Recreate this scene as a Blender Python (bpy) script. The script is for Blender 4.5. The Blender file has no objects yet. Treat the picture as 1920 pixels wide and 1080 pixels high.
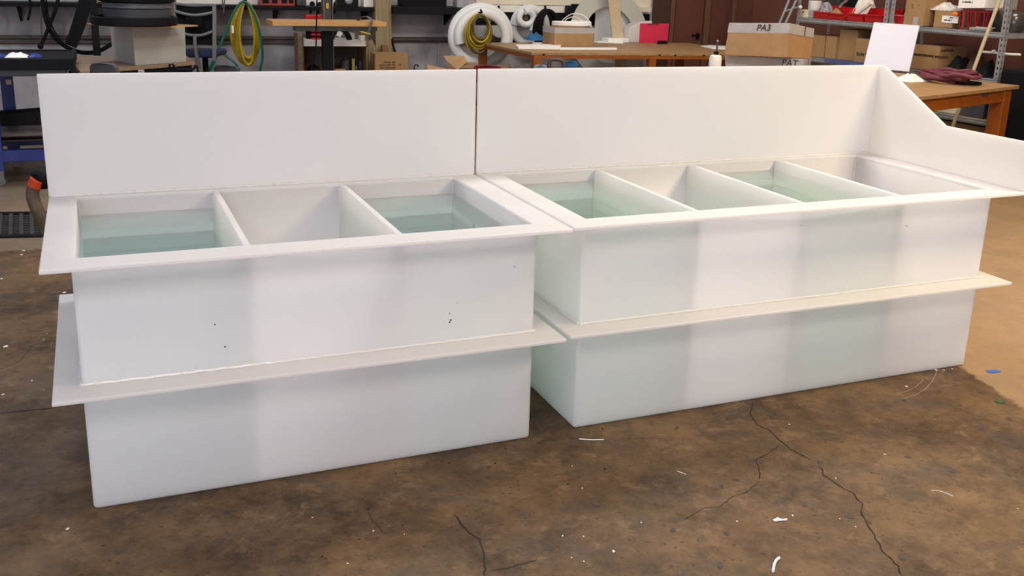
import bpy, bmesh, math, random
from mathutils import Vector, Matrix
random.seed(7)
C = bpy.context.scene.collection
SC = bpy.context.scene
PI = math.pi
# ------------------------------------------------------------------ camera (solved from the tanks' edges)
FPX, PITCH, ROLL, CY, EYE = 1851.9, -0.2735, -0.0307, -75.78, 1.7
cp, sp, cr, sr = math.cos(PITCH), math.sin(PITCH), math.cos(ROLL), math.sin(ROLL)
_X, _U, _F = Vector((1, 0, 0)), Vector((0, -sp, cp)), Vector((0, cp, sp))
_R, _Up = cr * _X - sr * _U, sr * _X + cr * _U
EYEP = Vector((0, 0, EYE))
cam = bpy.data.cameras.new('camera')
co = bpy.data.objects.new('camera', cam)
C.objects.link(co)
M4 = Matrix((_R, _Up, -_F)).transposed().to_4x4()
M4.translation = EYEP
co.matrix_world = M4
cam.sensor_width = 36.0
cam.lens = FPX / 1920 * 36.0
cam.shift_y = CY / 1920
cam.clip_end = 100
SC.camera = co
# ------------------------------------------------------------------ world, lamps, exposure
w = bpy.data.worlds.new('world')
SC.world = w
w.use_nodes = True
w.node_tree.nodes['Background'].inputs[0].default_value = (0.84, 0.86, 1.0, 1)
w.node_tree.nodes['Background'].inputs[1].default_value = 0.35
SC.view_settings.view_transform = 'Standard'
SC.view_settings.look = 'None'
SC.view_settings.exposure = 0.0
SC.view_settings.gamma = 1.0
SC.view_settings.use_curve_mapping = False
SC.cycles.max_bounces = 28
SC.cycles.diffuse_bounces = 16
SC.cycles.glossy_bounces = 4
SC.cycles.transmission_bounces = 24
SC.cycles.transparent_max_bounces = 12
def lamp(name, loc, sx, sy, watts, col, rz=0.0):
    l = bpy.data.lights.new(name, 'AREA')
    l.shape = 'RECTANGLE'; l.size = sx; l.size_y = sy; l.energy = watts; l.color = col
    o = bpy.data.objects.new(name, l)
    o.location = loc; o.rotation_euler = (0, 0, rz)
    C.objects.link(o)
    return o
lamp('ceiling_lamp', (3.9, 3.7, 4.3), 1.5, 0.9, 200, (1.0, 0.77, 0.48), .4)
lamp('ceiling_lamp', (-2.3, -0.9, 4.3), 1.5, 0.9, 80, (0.93, 0.86, 1.0), .4)
lamp('ceiling_lamp', (0.9, -1.2, 4.3), 1.5, 0.9, 40, (1.0, 0.95, 0.93), .4)
lamp('ceiling_lamp', (3.2, 0.6, 4.3), 1.5, 0.9, 80, (1.0, 0.82, 0.58), .4)
dl = lamp('front_fill', (-1.2, -5.0, 2.0), 4.2, 2.6, 200, (0.93, 0.87, 1.0)); dl.rotation_euler = (PI / 2, 0, 0)  # added fill light behind the camera, brightens the tank fronts
lamp('ceiling_lamp', (0.4, 5.6, 4.4), 1.8, 0.9, 115, (1.0, 0.96, 0.95), .4)
lamp('ceiling_lamp', (4.0, 7.0, 4.4), 1.5, 0.9, 100, (1.0, 0.82, 0.58), .4)
lamp('ceiling_lamp', (-3.6, 7.2, 4.4), 1.5, 0.9, 75, (0.98, 0.95, 0.95), .4)
lamp('ceiling_lamp', (1.2, 9.6, 4.4), 1.8, 0.6, 70, (1.0, 0.9, 0.72), .4)

# ------------------------------------------------------------------ helpers
def ray(u, v):
    return (u - 960) / FPX * _R - (v - 540 - CY) / FPX * _Up + _F
def py(u, v, Y):                       # the point seen at (u, v) at distance Y
    d = ray(u, v); return EYEP + d * (Y / d.y)
def pz(u, v, z):                       # ... on the level z
    d = ray(u, v); return EYEP + d * ((z - EYE) / d.z)
class Frame:                           # a level frame turned by yaw: s along, d away, z up
    def __init__(f, yaw, ox=0, oy=0):
        f.yaw = yaw; f.c, f.s = math.cos(yaw), math.sin(yaw); f.o = Vector((ox, oy, 0))
    def w(f, s, d, z):
        return Vector((f.o.x + s * f.c - d * f.s, f.o.y + s * f.s + d * f.c, z))
    def l(f, p):
        x, y = p.x - f.o.x, p.y - f.o.y
        return Vector((x * f.c + y * f.s, -x * f.s + y * f.c, p.z))
    def pd(f, u, v, d):                # the point seen at (u, v) on the plane d, in (s, d, z)
        n = Vector((-f.s, f.c, 0)); q = f.w(0, d, 0); r = ray(u, v)
        return f.l(EYEP + r * ((q - EYEP).dot(n) / r.dot(n)))
    def rect(f, d, u0, v0, u1, v1):
        um, vm = (u0 + u1) / 2, (v0 + v1) / 2
        return f.pd(u0, vm, d).x, f.pd(u1, vm, d).x, f.pd(um, v1, d).z, f.pd(um, v0, d).z
R = Frame(0.39)                        # the hall: back wall, benches
Q = Frame(-1.061)                      # the right-hand wall and its shelving
class MB:
    def __init__(m): m.v = []; m.f = []; m.mi = []
    def add(m, vs, fs, mi=0):
        n = len(m.v); m.v += [Vector(p) for p in vs]
        m.f += [tuple(i + n for i in f) for f in fs]; m.mi += [mi] * len(fs)
        return m
    def hexa(m, b, t):                 # bottom four, top four
        return m.add(list(b) + list(t), [(3, 2, 1, 0), (4, 5, 6, 7), (0, 1, 5, 4), (1, 2, 6, 5), (2, 3, 7, 6), (3, 0, 4, 7)])
    def box(m, x0, x1, y0, y1, z0, z1):
        q = [(x0, y0), (x1, y0), (x1, y1), (x0, y1)]
        return m.hexa([(x, y, z0) for x, y in q], [(x, y, z1) for x, y in q])
    def fbox(m, F, s0, s1, d0, d1, z0, z1):
        q = [(s0, d0), (s1, d0), (s1, d1), (s0, d1)]
        return m.hexa([F.w(s, d, z0) for s, d in q], [F.w(s, d, z1) for s, d in q])
    def prism(m, pts, h):              # polygon swept along the vector h
        n = len(pts); h = Vector(h); a = [Vector(p) for p in pts]; b = [p + h for p in a]
        return m.add(a + b, [tuple(range(n))[::-1], tuple(range(n, 2 * n))] + [(i, (i + 1) % n, (i + 1) % n + n, i + n) for i in range(n)])
    def bar(m, p, q, wd, ht, up=(0, 0, 1)):
        p, q = Vector(p), Vector(q); t = (q - p).normalized(); up = Vector(up)
        a = t.cross(up)
        if a.length < 1e-4: a = t.cross(Vector((1, 0, 0)))
        a.normalize(); b = a.cross(t).normalized()
        e = [(-1, -1), (1, -1), (1, 1), (-1, 1)]
        return m.hexa([p + a * i * wd / 2 + b * j * ht / 2 for i, j in e], [q + a * i * wd / 2 + b * j * ht / 2 for i, j in e])
    def tube(m, pts, r, n=8, closed=False, k=4, flat=1.0, axis=None):
        P = [Vector(p) for p in pts]
        if k > 1:
            N = len(P); o = []
            for i in range(N if closed else N - 1):
                g = (lambda j: P[j % N]) if closed else (lambda j: P[min(max(j, 0), N - 1)])
                a, b, c, d = g(i - 1), g(i), g(i + 1), g(i + 2)
                for j in range(k):
                    t = j / k
                    o.append(.5 * ((2 * b) + (c - a) * t + (2 * a - 5 * b + 4 * c - d) * t * t + (3 * b - a - 3 * c + d) * t ** 3))
            if not closed: o.append(P[-1])
            P = o
        N = len(P); vs = []; up = None
        for i in range(N):
            t = (P[(i + 1) % N] - P[i - 1]) if closed else (P[min(i + 1, N - 1)] - P[max(i - 1, 0)])
            t = t.normalized() if t.length > 1e-9 else Vector((0, 0, 1))
            if axis is not None: up = Vector(axis)
            elif up is None: up = Vector((0, 0, 1)) if abs(t.z) < .9 else Vector((1, 0, 0))
            a = t.cross(up)
            if a.length < 1e-5: a = t.cross(Vector((1, .3, .2)))
            a.normalize(); b = a.cross(t).normalized(); up = b
            rr = r(i / max(1, N - 1)) if callable(r) else r
            vs += [P[i] + a * math.cos(2 * PI * j / n) * rr + b * math.sin(2 * PI * j / n) * rr * flat for j in range(n)]
        fs = [(i * n + j, i * n + (j + 1) % n, ((i + 1) % N) * n + (j + 1) % n, ((i + 1) % N) * n + j) for i in range(N if closed else N - 1) for j in range(n)]
        if not closed: fs += [tuple(range(n))[::-1], tuple((N - 1) * n + j for j in range(n))]
        return m.add(vs, fs)
    def lathe(m, c, prof, n=20, ax=(0, 0, 1)):  # profile (radius, height) about the axis through c
        c = Vector(c); ax = Vector(ax).normalized(); a = ax.orthogonal().normalized(); b = ax.cross(a); vs = []
        for r, h in prof:
            vs += [c + ax * h + (a * math.cos(2 * PI * j / n) + b * math.sin(2 * PI * j / n)) * r for j in range(n)]
        L = len(prof)
        fs = [(i * n + j, i * n + (j + 1) % n, (i + 1) * n + (j + 1) % n, (i + 1) * n + j) for i in range(L - 1) for j in range(n)]
        fs += [tuple(range(n))[::-1], tuple((L - 1) * n + j for j in range(n))]
        return m.add(vs, fs)
    def blob(m, c, rx, ry, rz, rough=.12, n=12, seed=1, yaw=0):
        rd = random.Random(seed); c = Vector(c); vs = []; L = n // 2
        for i in range(L + 1):
            th = PI * i / L
            for j in range(n):
                ph = 2 * PI * j / n; k = 1 + rd.uniform(-rough, rough)
                x, y = rx * k * math.sin(th) * math.cos(ph), ry * k * math.sin(th) * math.sin(ph)
                vs.append(c + Vector((x * math.cos(yaw) - y * math.sin(yaw), x * math.sin(yaw) + y * math.cos(yaw), rz * k * math.cos(th))))
        return m.add(vs, [(i * n + j, (i + 1) * n + j, (i + 1) * n + (j + 1) % n, i * n + (j + 1) % n) for i in range(L) for j in range(n)])
    def ring(m, o, i, z0, z1):         # rectangular frame: outer and inner (x0, x1, y0, y1)
        def q(r, z): return [(r[0], r[2], z), (r[1], r[2], z), (r[1], r[3], z), (r[0], r[3], z)]
        vs = q(o, z0) + q(i, z0) + q(o, z1) + q(i, z1); fs = []
        for a in range(4):
            b = (a + 1) % 4
            fs += [(a + 8, b + 8, b + 12, a + 12), (b, a, a + 4, b + 4), (a, b, b + 8, a + 8), (b + 4, a + 4, a + 12, b + 12)]
        return m.add(vs, fs)
ORG = {}
def root_of(o):
    while o.parent: o = o.parent
    return o
def mk(name, mb, mat, parent=None, base=None, bevel=0, seg=2, smooth=False, label=None, local=False, stuff=False):
    if parent is not None: off = ORG[root_of(parent).name]
    elif base is not None: off = Vector(base)
    else:
        xs = [p.x for p in mb.v]; ys = [p.y for p in mb.v]; zs = [p.z for p in mb.v]
        off = Vector(((min(xs) + max(xs)) / 2, (min(ys) + max(ys)) / 2, min(zs)))
    if local: off = Vector((0, 0, 0))
    me = bpy.data.meshes.new(name)
    me.from_pydata([tuple(p - off) for p in mb.v], [], mb.f)
    for m in (mat if isinstance(mat, (list, tuple)) else [mat]): me.materials.append(m)
    for p, i in zip(me.polygons, mb.mi): p.material_index = i
    bm = bmesh.new(); bm.from_mesh(me); bmesh.ops.recalc_face_normals(bm, faces=bm.faces); bm.to_mesh(me); bm.free()
    if smooth:
        me.polygons.foreach_set('use_smooth', [True] * len(me.polygons))
        try: me.set_sharp_from_angle(angle=.7)
        except Exception: pass
    me.update()
    o = bpy.data.objects.new(name, me); C.objects.link(o)
    if parent is not None: o.parent = parent
    else: o.location = off; ORG[o.name] = off
    if bevel:
        b = o.modifiers.new('bevel', 'BEVEL'); b.width = bevel; b.segments = seg; b.limit_method = 'ANGLE'; b.angle_limit = .6
    if label: o['label'] = label
    if stuff: o['kind'] = 'stuff'
    return o
def tag(o, label, cat, group=None):
    o['label'] = label; o['category'] = cat
    if group: o['group'] = group
    return o
def thing(name, label, cat, base, group=None, rz=0):
    o = bpy.data.objects.new(name, None); o.empty_display_size = .05
    o.location = base; o.rotation_euler = (0, 0, rz); C.objects.link(o); ORG[o.name] = Vector(base)
    return tag(o, label, cat, group)
def struct(name, mb, mat, **k):
    o = mk(name, mb, mat, **k); o['kind'] = 'structure'; return o
def text(s, size, mat, parent, o, ex, ey, name='lettering', shear=0, depth=.002):
    # flat lettering: baseline start o, along ex, up ey (world)
    cu = bpy.data.curves.new('lettering', 'FONT'); cu.body = s; cu.size = size; cu.shear = shear; cu.extrude = depth / 2
    t = bpy.data.objects.new('tmp', cu); C.objects.link(t)
    dg = bpy.context.evaluated_depsgraph_get(); me = bpy.data.meshes.new_from_object(t.evaluated_get(dg))
    bpy.data.objects.remove(t)
    ex, ey = Vector(ex).normalized(), Vector(ey).normalized(); n = ex.cross(ey); off = Vector(o) - ORG[root_of(parent).name]
    for v in me.vertices: v.co = off + ex * v.co.x + ey * v.co.y + n * v.co.z
    me.materials.clear(); me.materials.append(mat)
    ob = bpy.data.objects.new(name, me); C.objects.link(ob); ob.parent = parent
    return ob

# ------------------------------------------------------------------ materials
def nodes(name):
    m = bpy.data.materials.new(name); m.use_nodes = True
    nt = m.node_tree; return m, nt, nt.nodes['Principled BSDF']
def mat(name, col, rough=.5, metal=0.0, var=.12, scale=9, spec=.5, bump=0, streak=None):
    m, nt, p = nodes(name)
    tc = nt.nodes.new('ShaderNodeTexCoord'); no = nt.nodes.new('ShaderNodeTexNoise')
    no.inputs['Scale'].default_value = scale; no.inputs['Detail'].default_value = 5
    if streak:
        mp = nt.nodes.new('ShaderNodeMapping'); mp.inputs['Scale'].default_value = streak; mp.inputs['Rotation'].default_value = (0, 0, -.39)
        nt.links.new(tc.outputs['Object'], mp.inputs[0]); nt.links.new(mp.outputs[0], no.inputs['Vector'])
    else: nt.links.new(tc.outputs['Object'], no.inputs['Vector'])
    cr_ = nt.nodes.new('ShaderNodeValToRGB')
    cr_.color_ramp.elements[0].position = .3; cr_.color_ramp.elements[1].position = .7
    cr_.color_ramp.elements[0].color = tuple(c * (1 - var) for c in col) + (1,)
    cr_.color_ramp.elements[1].color = tuple(min(1, c * (1 + var)) for c in col) + (1,)
    nt.links.new(no.outputs[0], cr_.inputs[0]); nt.links.new(cr_.outputs[0], p.inputs['Base Color'])
    p.inputs['Roughness'].default_value = rough; p.inputs['Metallic'].default_value = metal
    p.inputs['Specular IOR Level'].default_value = spec
    if bump:
        b = nt.nodes.new('ShaderNodeBump'); b.inputs['Strength'].default_value = bump; b.inputs['Distance'].default_value = .01
        nt.links.new(no.outputs[0], b.inputs['Height']); nt.links.new(b.outputs[0], p.inputs['Normal'])
    return m
def sheet_plastic(name, col, tcol, fac, rough=.33):      # milky polypropylene: part of the light goes through
    m, nt, p = nodes(name)
    p.inputs['Base Color'].default_value = col + (1,); p.inputs['Roughness'].default_value = rough
    p.inputs['Specular IOR Level'].default_value = .35
    t = nt.nodes.new('ShaderNodeBsdfTranslucent'); t.inputs[0].default_value = tcol + (1,)
    x = nt.nodes.new('ShaderNodeMixShader'); x.inputs[0].default_value = fac
    nt.links.new(p.outputs[0], x.inputs[1]); nt.links.new(t.outputs[0], x.inputs[2])
    nt.links.new(x.outputs[0], nt.nodes['Material Output'].inputs['Surface'])
    return m
PP = sheet_plastic('polypropylene', (.90, .90, .90), (.96, .96, .955), .50)
WELD = sheet_plastic('weld_plastic', (.9, .9, .87), (.92, .92, .88), .3, .12)
def water_mat(name, col, dens):
    m, nt, p = nodes(name); nt.nodes.remove(p)
    out = nt.nodes['Material Output']
    g = nt.nodes.new('ShaderNodeBsdfGlass'); g.inputs['IOR'].default_value = 1.333; g.inputs['Roughness'].default_value = 0
    tr = nt.nodes.new('ShaderNodeBsdfTransparent')
    tc = nt.nodes.new('ShaderNodeTexCoord'); s = nt.nodes.new('ShaderNodeSeparateXYZ'); gt = nt.nodes.new('ShaderNodeMath'); gt.operation = 'GREATER_THAN'; gt.inputs[1].default_value = .5
    nt.links.new(tc.outputs['Normal'], s.inputs[0]); nt.links.new(s.outputs['Z'], gt.inputs[0])
    ab = nt.nodes.new('ShaderNodeMath'); ab.operation = 'ABSOLUTE'; nt.links.new(s.outputs['Z'], ab.inputs[0])
    geo = nt.nodes.new('ShaderNodeSeparateXYZ'); nt.links.new(tc.outputs['Object'], geo.inputs[0])
    hi = nt.nodes.new('ShaderNodeMath'); hi.operation = 'GREATER_THAN'; hi.inputs[1].default_value = .4; nt.links.new(geo.outputs['Z'], hi.inputs[0])
    an = nt.nodes.new('ShaderNodeMath'); an.operation = 'MULTIPLY'
    gt.inputs[1].default_value = .5; nt.links.new(ab.outputs[0], gt.inputs[0])
    nt.links.new(gt.outputs[0], an.inputs[0]); nt.links.new(hi.outputs[0], an.inputs[1])
    x = nt.nodes.new('ShaderNodeMixShader')
    nt.links.new(an.outputs[0], x.inputs[0]); nt.links.new(tr.outputs[0], x.inputs[1]); nt.links.new(g.outputs[0], x.inputs[2])
    nt.links.new(x.outputs[0], out.inputs['Surface'])
    va = nt.nodes.new('ShaderNodeVolumeAbsorption'); va.inputs['Color'].default_value = col + (1,); va.inputs['Density'].default_value = dens
    nt.links.new(va.outputs[0], out.inputs['Volume'])
    return m
WATER = water_mat('bluish_water', (.03, .94, .86), .46)
WATERG = water_mat('greenish_water', (.03, .96, .68), .5)
def floor_mat():
    m, nt, p = nodes('stained_concrete'); L = nt.links; N = nt.nodes
    tc = N.new('ShaderNodeTexCoord')
    def noise(sc, det=6, rough=.6, dist=0, off=0):
        n = N.new('ShaderNodeTexNoise'); n.inputs['Scale'].default_value = sc; n.inputs['Detail'].default_value = det
        n.inputs['Roughness'].default_value = rough; n.inputs['Distortion'].default_value = dist
        mp = N.new('ShaderNodeMapping'); mp.inputs['Location'].default_value = (off, off * 1.7, 0)
        L.new(tc.outputs['Object'], mp.inputs[0]); L.new(mp.outputs[0], n.inputs['Vector']); return n.outputs[0]
    def ramp(x, a, b, c0=0, c1=1):
        r = N.new('ShaderNodeMapRange'); r.inputs[1].default_value = a; r.inputs[2].default_value = b; r.inputs[3].default_value = c0; r.inputs[4].default_value = c1
        L.new(x, r.inputs[0]); return r.outputs[0]
    def mix(f, a, b):
        x = N.new('ShaderNodeMix'); x.data_type = 'RGBA'
        if isinstance(f, float): x.inputs[0].default_value = f
        else: L.new(f, x.inputs[0])
        for i, c in ((6, a), (7, b)):
            if isinstance(c, tuple): x.inputs[i].default_value = c + (1,)
            else: L.new(c, x.inputs[i])
        return x.outputs[2]
    base = mix(ramp(noise(1.6, 10, .7, .1), .40, .60), (.040, .022, .009), (.165, .098, .042))
    base = mix(ramp(noise(4.3, 10, .75, .15, 5), .5, .66, 0, .75), base, (.19, .118, .058))
    base = mix(ramp(noise(3.0, 10, .75, .1, 11), .5, .64, 0, .75), base, (.055, .046, .037))
    base = mix(ramp(noise(11, 8, .75, .1, 3), .52, .68, 0, .7), base, (.030, .020, .013))
    base = mix(ramp(noise(40, 6, .7, 0, 2), .35, .7, 0, .3), base, (.16, .11, .07))
    # oil spots
    for sc, thr, off in ((6, .10, 0), (15, .12, 4), (38, .20, 9)):
        vo = N.new('ShaderNodeTexVoronoi'); vo.inputs['Scale'].default_value = sc; vo.inputs['Randomness'].default_value = 1
        mp = N.new('ShaderNodeMapping'); mp.inputs['Location'].default_value = (off, off, 0); mp.inputs['Scale'].default_value = (1, 1.25, 1)
        wn = N.new('ShaderNodeTexNoise'); wn.inputs['Scale'].default_value = 30
        ad = N.new('ShaderNodeMix'); ad.data_type = 'VECTOR'; ad.inputs[0].default_value = .03
        L.new(tc.outputs['Object'], mp.inputs[0]); L.new(mp.outputs[0], ad.inputs[4]); L.new(wn.outputs[1], ad.inputs[5]); L.new(ad.outputs[1], vo.inputs['Vector'])
        cc = N.new('ShaderNodeSeparateColor'); L.new(vo.outputs['Color'], cc.inputs[0])
        sel = ramp(cc.outputs[0], .35, .9, 0, thr)
        lt = N.new('ShaderNodeMath'); lt.operation = 'LESS_THAN'; L.new(vo.outputs['Distance'], lt.inputs[0]); L.new(sel, lt.inputs[1])
        ml = N.new('ShaderNodeMath'); ml.operation = 'MULTIPLY'; ml.inputs[1].default_value = .75; L.new(lt.outputs[0], ml.inputs[0])
        base = mix(ml.outputs[0], base, (.035, .027, .022))
    # lighter tan floor beyond a ragged line on the right and in the far aisle
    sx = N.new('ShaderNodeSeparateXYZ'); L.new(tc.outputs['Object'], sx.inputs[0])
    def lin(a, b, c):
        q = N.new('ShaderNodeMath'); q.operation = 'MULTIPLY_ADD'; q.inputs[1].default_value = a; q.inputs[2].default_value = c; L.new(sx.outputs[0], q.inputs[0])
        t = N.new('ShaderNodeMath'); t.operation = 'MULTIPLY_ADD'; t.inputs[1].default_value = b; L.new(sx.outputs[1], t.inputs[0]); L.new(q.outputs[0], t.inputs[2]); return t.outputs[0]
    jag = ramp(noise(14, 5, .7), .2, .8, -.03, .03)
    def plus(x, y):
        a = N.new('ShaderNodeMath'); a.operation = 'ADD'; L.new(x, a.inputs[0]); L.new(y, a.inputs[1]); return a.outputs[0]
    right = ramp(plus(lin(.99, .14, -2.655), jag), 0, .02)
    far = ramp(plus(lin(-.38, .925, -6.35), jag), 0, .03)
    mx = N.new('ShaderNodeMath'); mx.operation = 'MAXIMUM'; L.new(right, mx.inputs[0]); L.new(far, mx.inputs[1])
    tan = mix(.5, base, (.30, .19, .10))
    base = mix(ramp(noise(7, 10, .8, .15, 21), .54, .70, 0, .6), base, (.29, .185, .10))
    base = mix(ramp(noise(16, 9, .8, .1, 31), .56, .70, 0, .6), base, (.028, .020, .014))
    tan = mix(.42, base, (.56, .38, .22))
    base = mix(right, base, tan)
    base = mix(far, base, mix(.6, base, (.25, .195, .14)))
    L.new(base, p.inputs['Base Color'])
    L.new(ramp(noise(3, 6), .3, .7, .42, .68), p.inputs['Roughness'])
    p.inputs['Specular IOR Level'].default_value = .25
    b = N.new('ShaderNodeBump'); b.inputs['Strength'].default_value = .12; b.inputs['Distance'].default_value = .01
    L.new(noise(25, 8, .7), b.inputs['Height']); L.new(b.outputs[0], p.inputs['Normal'])
    return m
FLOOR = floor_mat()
def wall_mat():
    m, nt, p = nodes('painted_wall'); L = nt.links; N = nt.nodes
    tc = N.new('ShaderNodeTexCoord')
    def noise(sc, st):
        n = N.new('ShaderNodeTexNoise'); n.inputs['Scale'].default_value = sc; n.inputs['Detail'].default_value = 7; n.inputs['Roughness'].default_value = .65
        mp = N.new('ShaderNodeMapping'); mp.inputs['Scale'].default_value = st; L.new(tc.outputs['Object'], mp.inputs[0]); L.new(mp.outputs[0], n.inputs['Vector']); return n.outputs[0]
    def ramp(x, a, b, c0, c1):
        r = N.new('ShaderNodeMapRange'); r.inputs[1].default_value = a; r.inputs[2].default_value = b; r.inputs[3].default_value = c0; r.inputs[4].default_value = c1; L.new(x, r.inputs[0]); return r.outputs[0]
    def mix(f, a, b):
        x = N.new('ShaderNodeMix'); x.data_type = 'RGBA'; L.new(f, x.inputs[0])
        for i, c in ((6, a), (7, b)):
            if isinstance(c, tuple): x.inputs[i].default_value = c + (1,)
            else: L.new(c, x.inputs[i])
        return x.outputs[2]
    c = mix(ramp(noise(1.6, (1, 1, .7)), .35, .65, 0, 1), (.24, .235, .25), (.46, .45, .475))
    c = mix(ramp(noise(6, (1, 1, .25)), .55, .75, 0, .7), c, (.12, .11, .115))
    c = mix(ramp(noise(22, (1, 1, 1)), .66, .72, 0, .8), c, (.05, .045, .045))
    L.new(c, p.inputs['Base Color']); p.inputs['Roughness'].default_value = .7
    return m
WALL = wall_mat()
CREAM = mat('cream_panel', (.78, .72, .58), .6, var=.05)
WHITEP = mat('white_board', (.82, .80, .74), .6, var=.06)
MAROON = mat('maroon_paint', (.135, .050, .036), .45, var=.12, scale=3)
MAROOND = mat('dark_maroon_paint', (.070, .036, .024), .5, var=.15, scale=3)
TRIMW = mat('stained_trim', (.16, .075, .045), .4, var=.15)
BLACK = mat('black_plastic', (.006, .006, .0075), .65, var=.2, spec=.12)
BLACKM = mat('black_steel', (.007, .007, .009), .6, var=.2, spec=.15)
DGREY = mat('dark_grey_plastic', (.055, .06, .07), .5, var=.15)
MGREY = mat('grey_plastic', (.17, .17, .18), .5, var=.08)
LGREY = mat('light_grey_plastic', (.36, .36, .37), .5, var=.08)
BLUE = mat('blue_paint', (.012, .03, .20), .4, var=.15)
BLUEF = mat('blue_fabric', (.03, .14, .33), .8, var=.2, scale=30)
RED = mat('red_plastic', (.52, .012, .014), .35, var=.1)
REDD = mat('red_paint', (.30, .03, .02), .45, var=.15)
PINK = mat('pink_sheet', (.72, .035, .095), .35, var=.05)
WINE = mat('wine_rubber', (.13, .025, .04), .6, var=.2, scale=20)
ORANGE = mat('orange_paint', (.27, .072, .006), .45, var=.15)
YELLOW = mat('yellow_hose', (.44, .31, .012), .45, var=.15)
YELD = mat('dark_yellow_hose', (.27, .20, .01), .5, var=.15)
GREEN = mat('green_hose', (.004, .13, .085), .4, var=.15)
WOOD = mat('pale_wood', (.55, .30, .10), .5, var=.15, scale=6, streak=(1, 14, 14))
WOODT = mat('worn_benchtop', (.32, .19, .085), .5, var=.24, scale=7, streak=(1, 7, 7), bump=.1)
PLY = mat('plywood', (.27, .195, .125), .6, var=.2, scale=5, streak=(1, 9, 9))
POST = mat('weathered_timber', (.28, .215, .12), .7, var=.25, scale=5, streak=(16, 16, 1))
CARD = mat('cardboard', (.36, .215, .095), .75, var=.08, scale=14)
CARDD = mat('dark_cardboard', (.24, .14, .065), .8, var=.1, scale=14)
TAPE = mat('packing_tape', (.42, .40, .385), .25, var=.08, scale=12)
INK = mat('black_ink', (.015, .013, .012), .6, var=.1)
PRINT = mat('box_print', (.09, .05, .025), .7, var=.1)
GALV = mat('galvanised_steel', (.42, .45, .46), .38, metal=.55, var=.12, scale=14)
GALVD = mat('dull_steel', (.16, .165, .17), .4, metal=.6, var=.15, scale=14)
PAPER = mat('white_paper', (.86, .85, .82), .6, var=.04)
CLOTH = mat('white_rag', (.82, .79, .71), .85, var=.1, scale=20, bump=.3)
WPIPE = sheet_plastic('milky_tube', (.86, .88, .88), (.9, .92, .92), .15, .3)
GPIPE = sheet_plastic('grey_milky_sheet', (.60, .61, .55), (.7, .7, .65), .15, .4)
GBOX = mat('grey_polypropylene_box', (.40, .40, .37), .5, var=.04)
CONDUIT = mat('brown_conduit', (.085, .065, .055), .5, var=.2)
TUBEB = mat('brown_hose', (.10, .07, .04), .55, var=.3, scale=16)
BAG = mat('grey_film', (.30, .30, .33), .25, var=.4, scale=40, bump=.6)
SPECKW = mat('white_speck', (.75, .72, .66), .6, var=.1)
CRACK = mat('crack_dark', (.012, .009, .007), .9, var=.1)  # near-black for cracks, small oil spots and the drain channel
LIDGE = mat('silver_paint', (.07, .068, .066), .2, metal=.4, var=.06)
TAPEB = mat('blue_masking_tape', (.03, .12, .55), .6, var=.08)
GREENS = mat('green_scrap', (.03, .09, .012), .6, var=.2)
IVORY = mat('ivory_card', (.78, .66, .44), .6, var=.06)
# ------------------------------------------------------------------ the hall
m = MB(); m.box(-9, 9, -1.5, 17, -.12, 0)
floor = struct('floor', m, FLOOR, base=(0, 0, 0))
def on_floor(pix, z=.0012): return [pz(u, v, 0) + Vector((0, 0, z)) for u, v in pix]
def strip(name, pix, w0, w1, z=.0012, jit=.004, seed=1, matl=CRACK, cuts=5):
    rd = random.Random(seed); P = on_floor(pix, z); q = []
    for a, b in zip(P, P[1:]):
        for k in range(cuts):
            t = k / cuts; p = a.lerp(b, t)
            if k: p += Vector((rd.uniform(-jit, jit), rd.uniform(-jit, jit), 0))
            q.append(p)
    q.append(P[-1]); mb = MB(); vs = []
    for i, p in enumerate(q):
        t = (q[min(i + 1, len(q) - 1)] - q[max(i - 1, 0)]).normalized(); n = Vector((-t.y, t.x, 0))
        hw = (w0 + (w1 - w0) * i / len(q)) * (rd.uniform(.5, 1.1) if jit else 1) / 2
        if jit and i in (0, len(q) - 1): hw = .0004
        vs += [p + n * hw, p - n * hw]
    mb.add(vs, [(2 * i, 2 * i + 1, 2 * i + 3, 2 * i + 2) for i in range(len(q) - 1)])
    return mk(name, mb, matl, parent=floor)
strip('crack', [(1412, 755), (1406, 775), (1420, 797), (1440, 805), (1470, 832), (1480, 842), (1522, 864)], .0045, .0045, seed=2)
strip('crack', [(1463, 834), (1448, 846), (1416, 862), (1423, 880), (1424, 900)], .0035, .004, seed=3)
strip('crack', [(1424, 902), (1404, 920), (1368, 935), (1350, 950), (1320, 952), (1282, 975)], .003, .002, seed=4)
strip('crack', [(1540, 878), (1545, 892), (1580, 915), (1600, 925), (1618, 948), (1615, 965), (1640, 1003), (1655, 1035), (1685, 1062), (1690, 1078)], .005, .0055, seed=5)
strip('crack', [(851, 965), (880, 1000), (900, 1012), (908, 1050), (910, 1068), (906, 1080)], .0045, .0045, seed=6)
strip('crack', [(918, 1069), (950, 1066), (990, 1055), (1006, 1049)], .002, .004, seed=7)
strip('crack', [(690, 960), (706, 985), (722, 1000)], .002, .002, seed=8)
strip('crack', [(0, 693), (20, 685), (40, 675), (60, 648), (100, 637)], .002, .002, seed=9)
strip('slab_joint', [(-8, 776), (50, 770), (110, 764)], .005, .005, jit=.0012, seed=10)
strip('scratch', [(1694, 748), (1716, 741), (1736, 729), (1748, 715), (1754, 704), (1756, 696)], .001, .001, jit=0, seed=11, matl=SPECKW, cuts=6)
strip('scratch', [(1680, 740), (1700, 734), (1716, 726), (1726, 718), (1731, 712)], .0008, .0008, jit=0, seed=12, matl=SPECKW, cuts=6)
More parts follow.
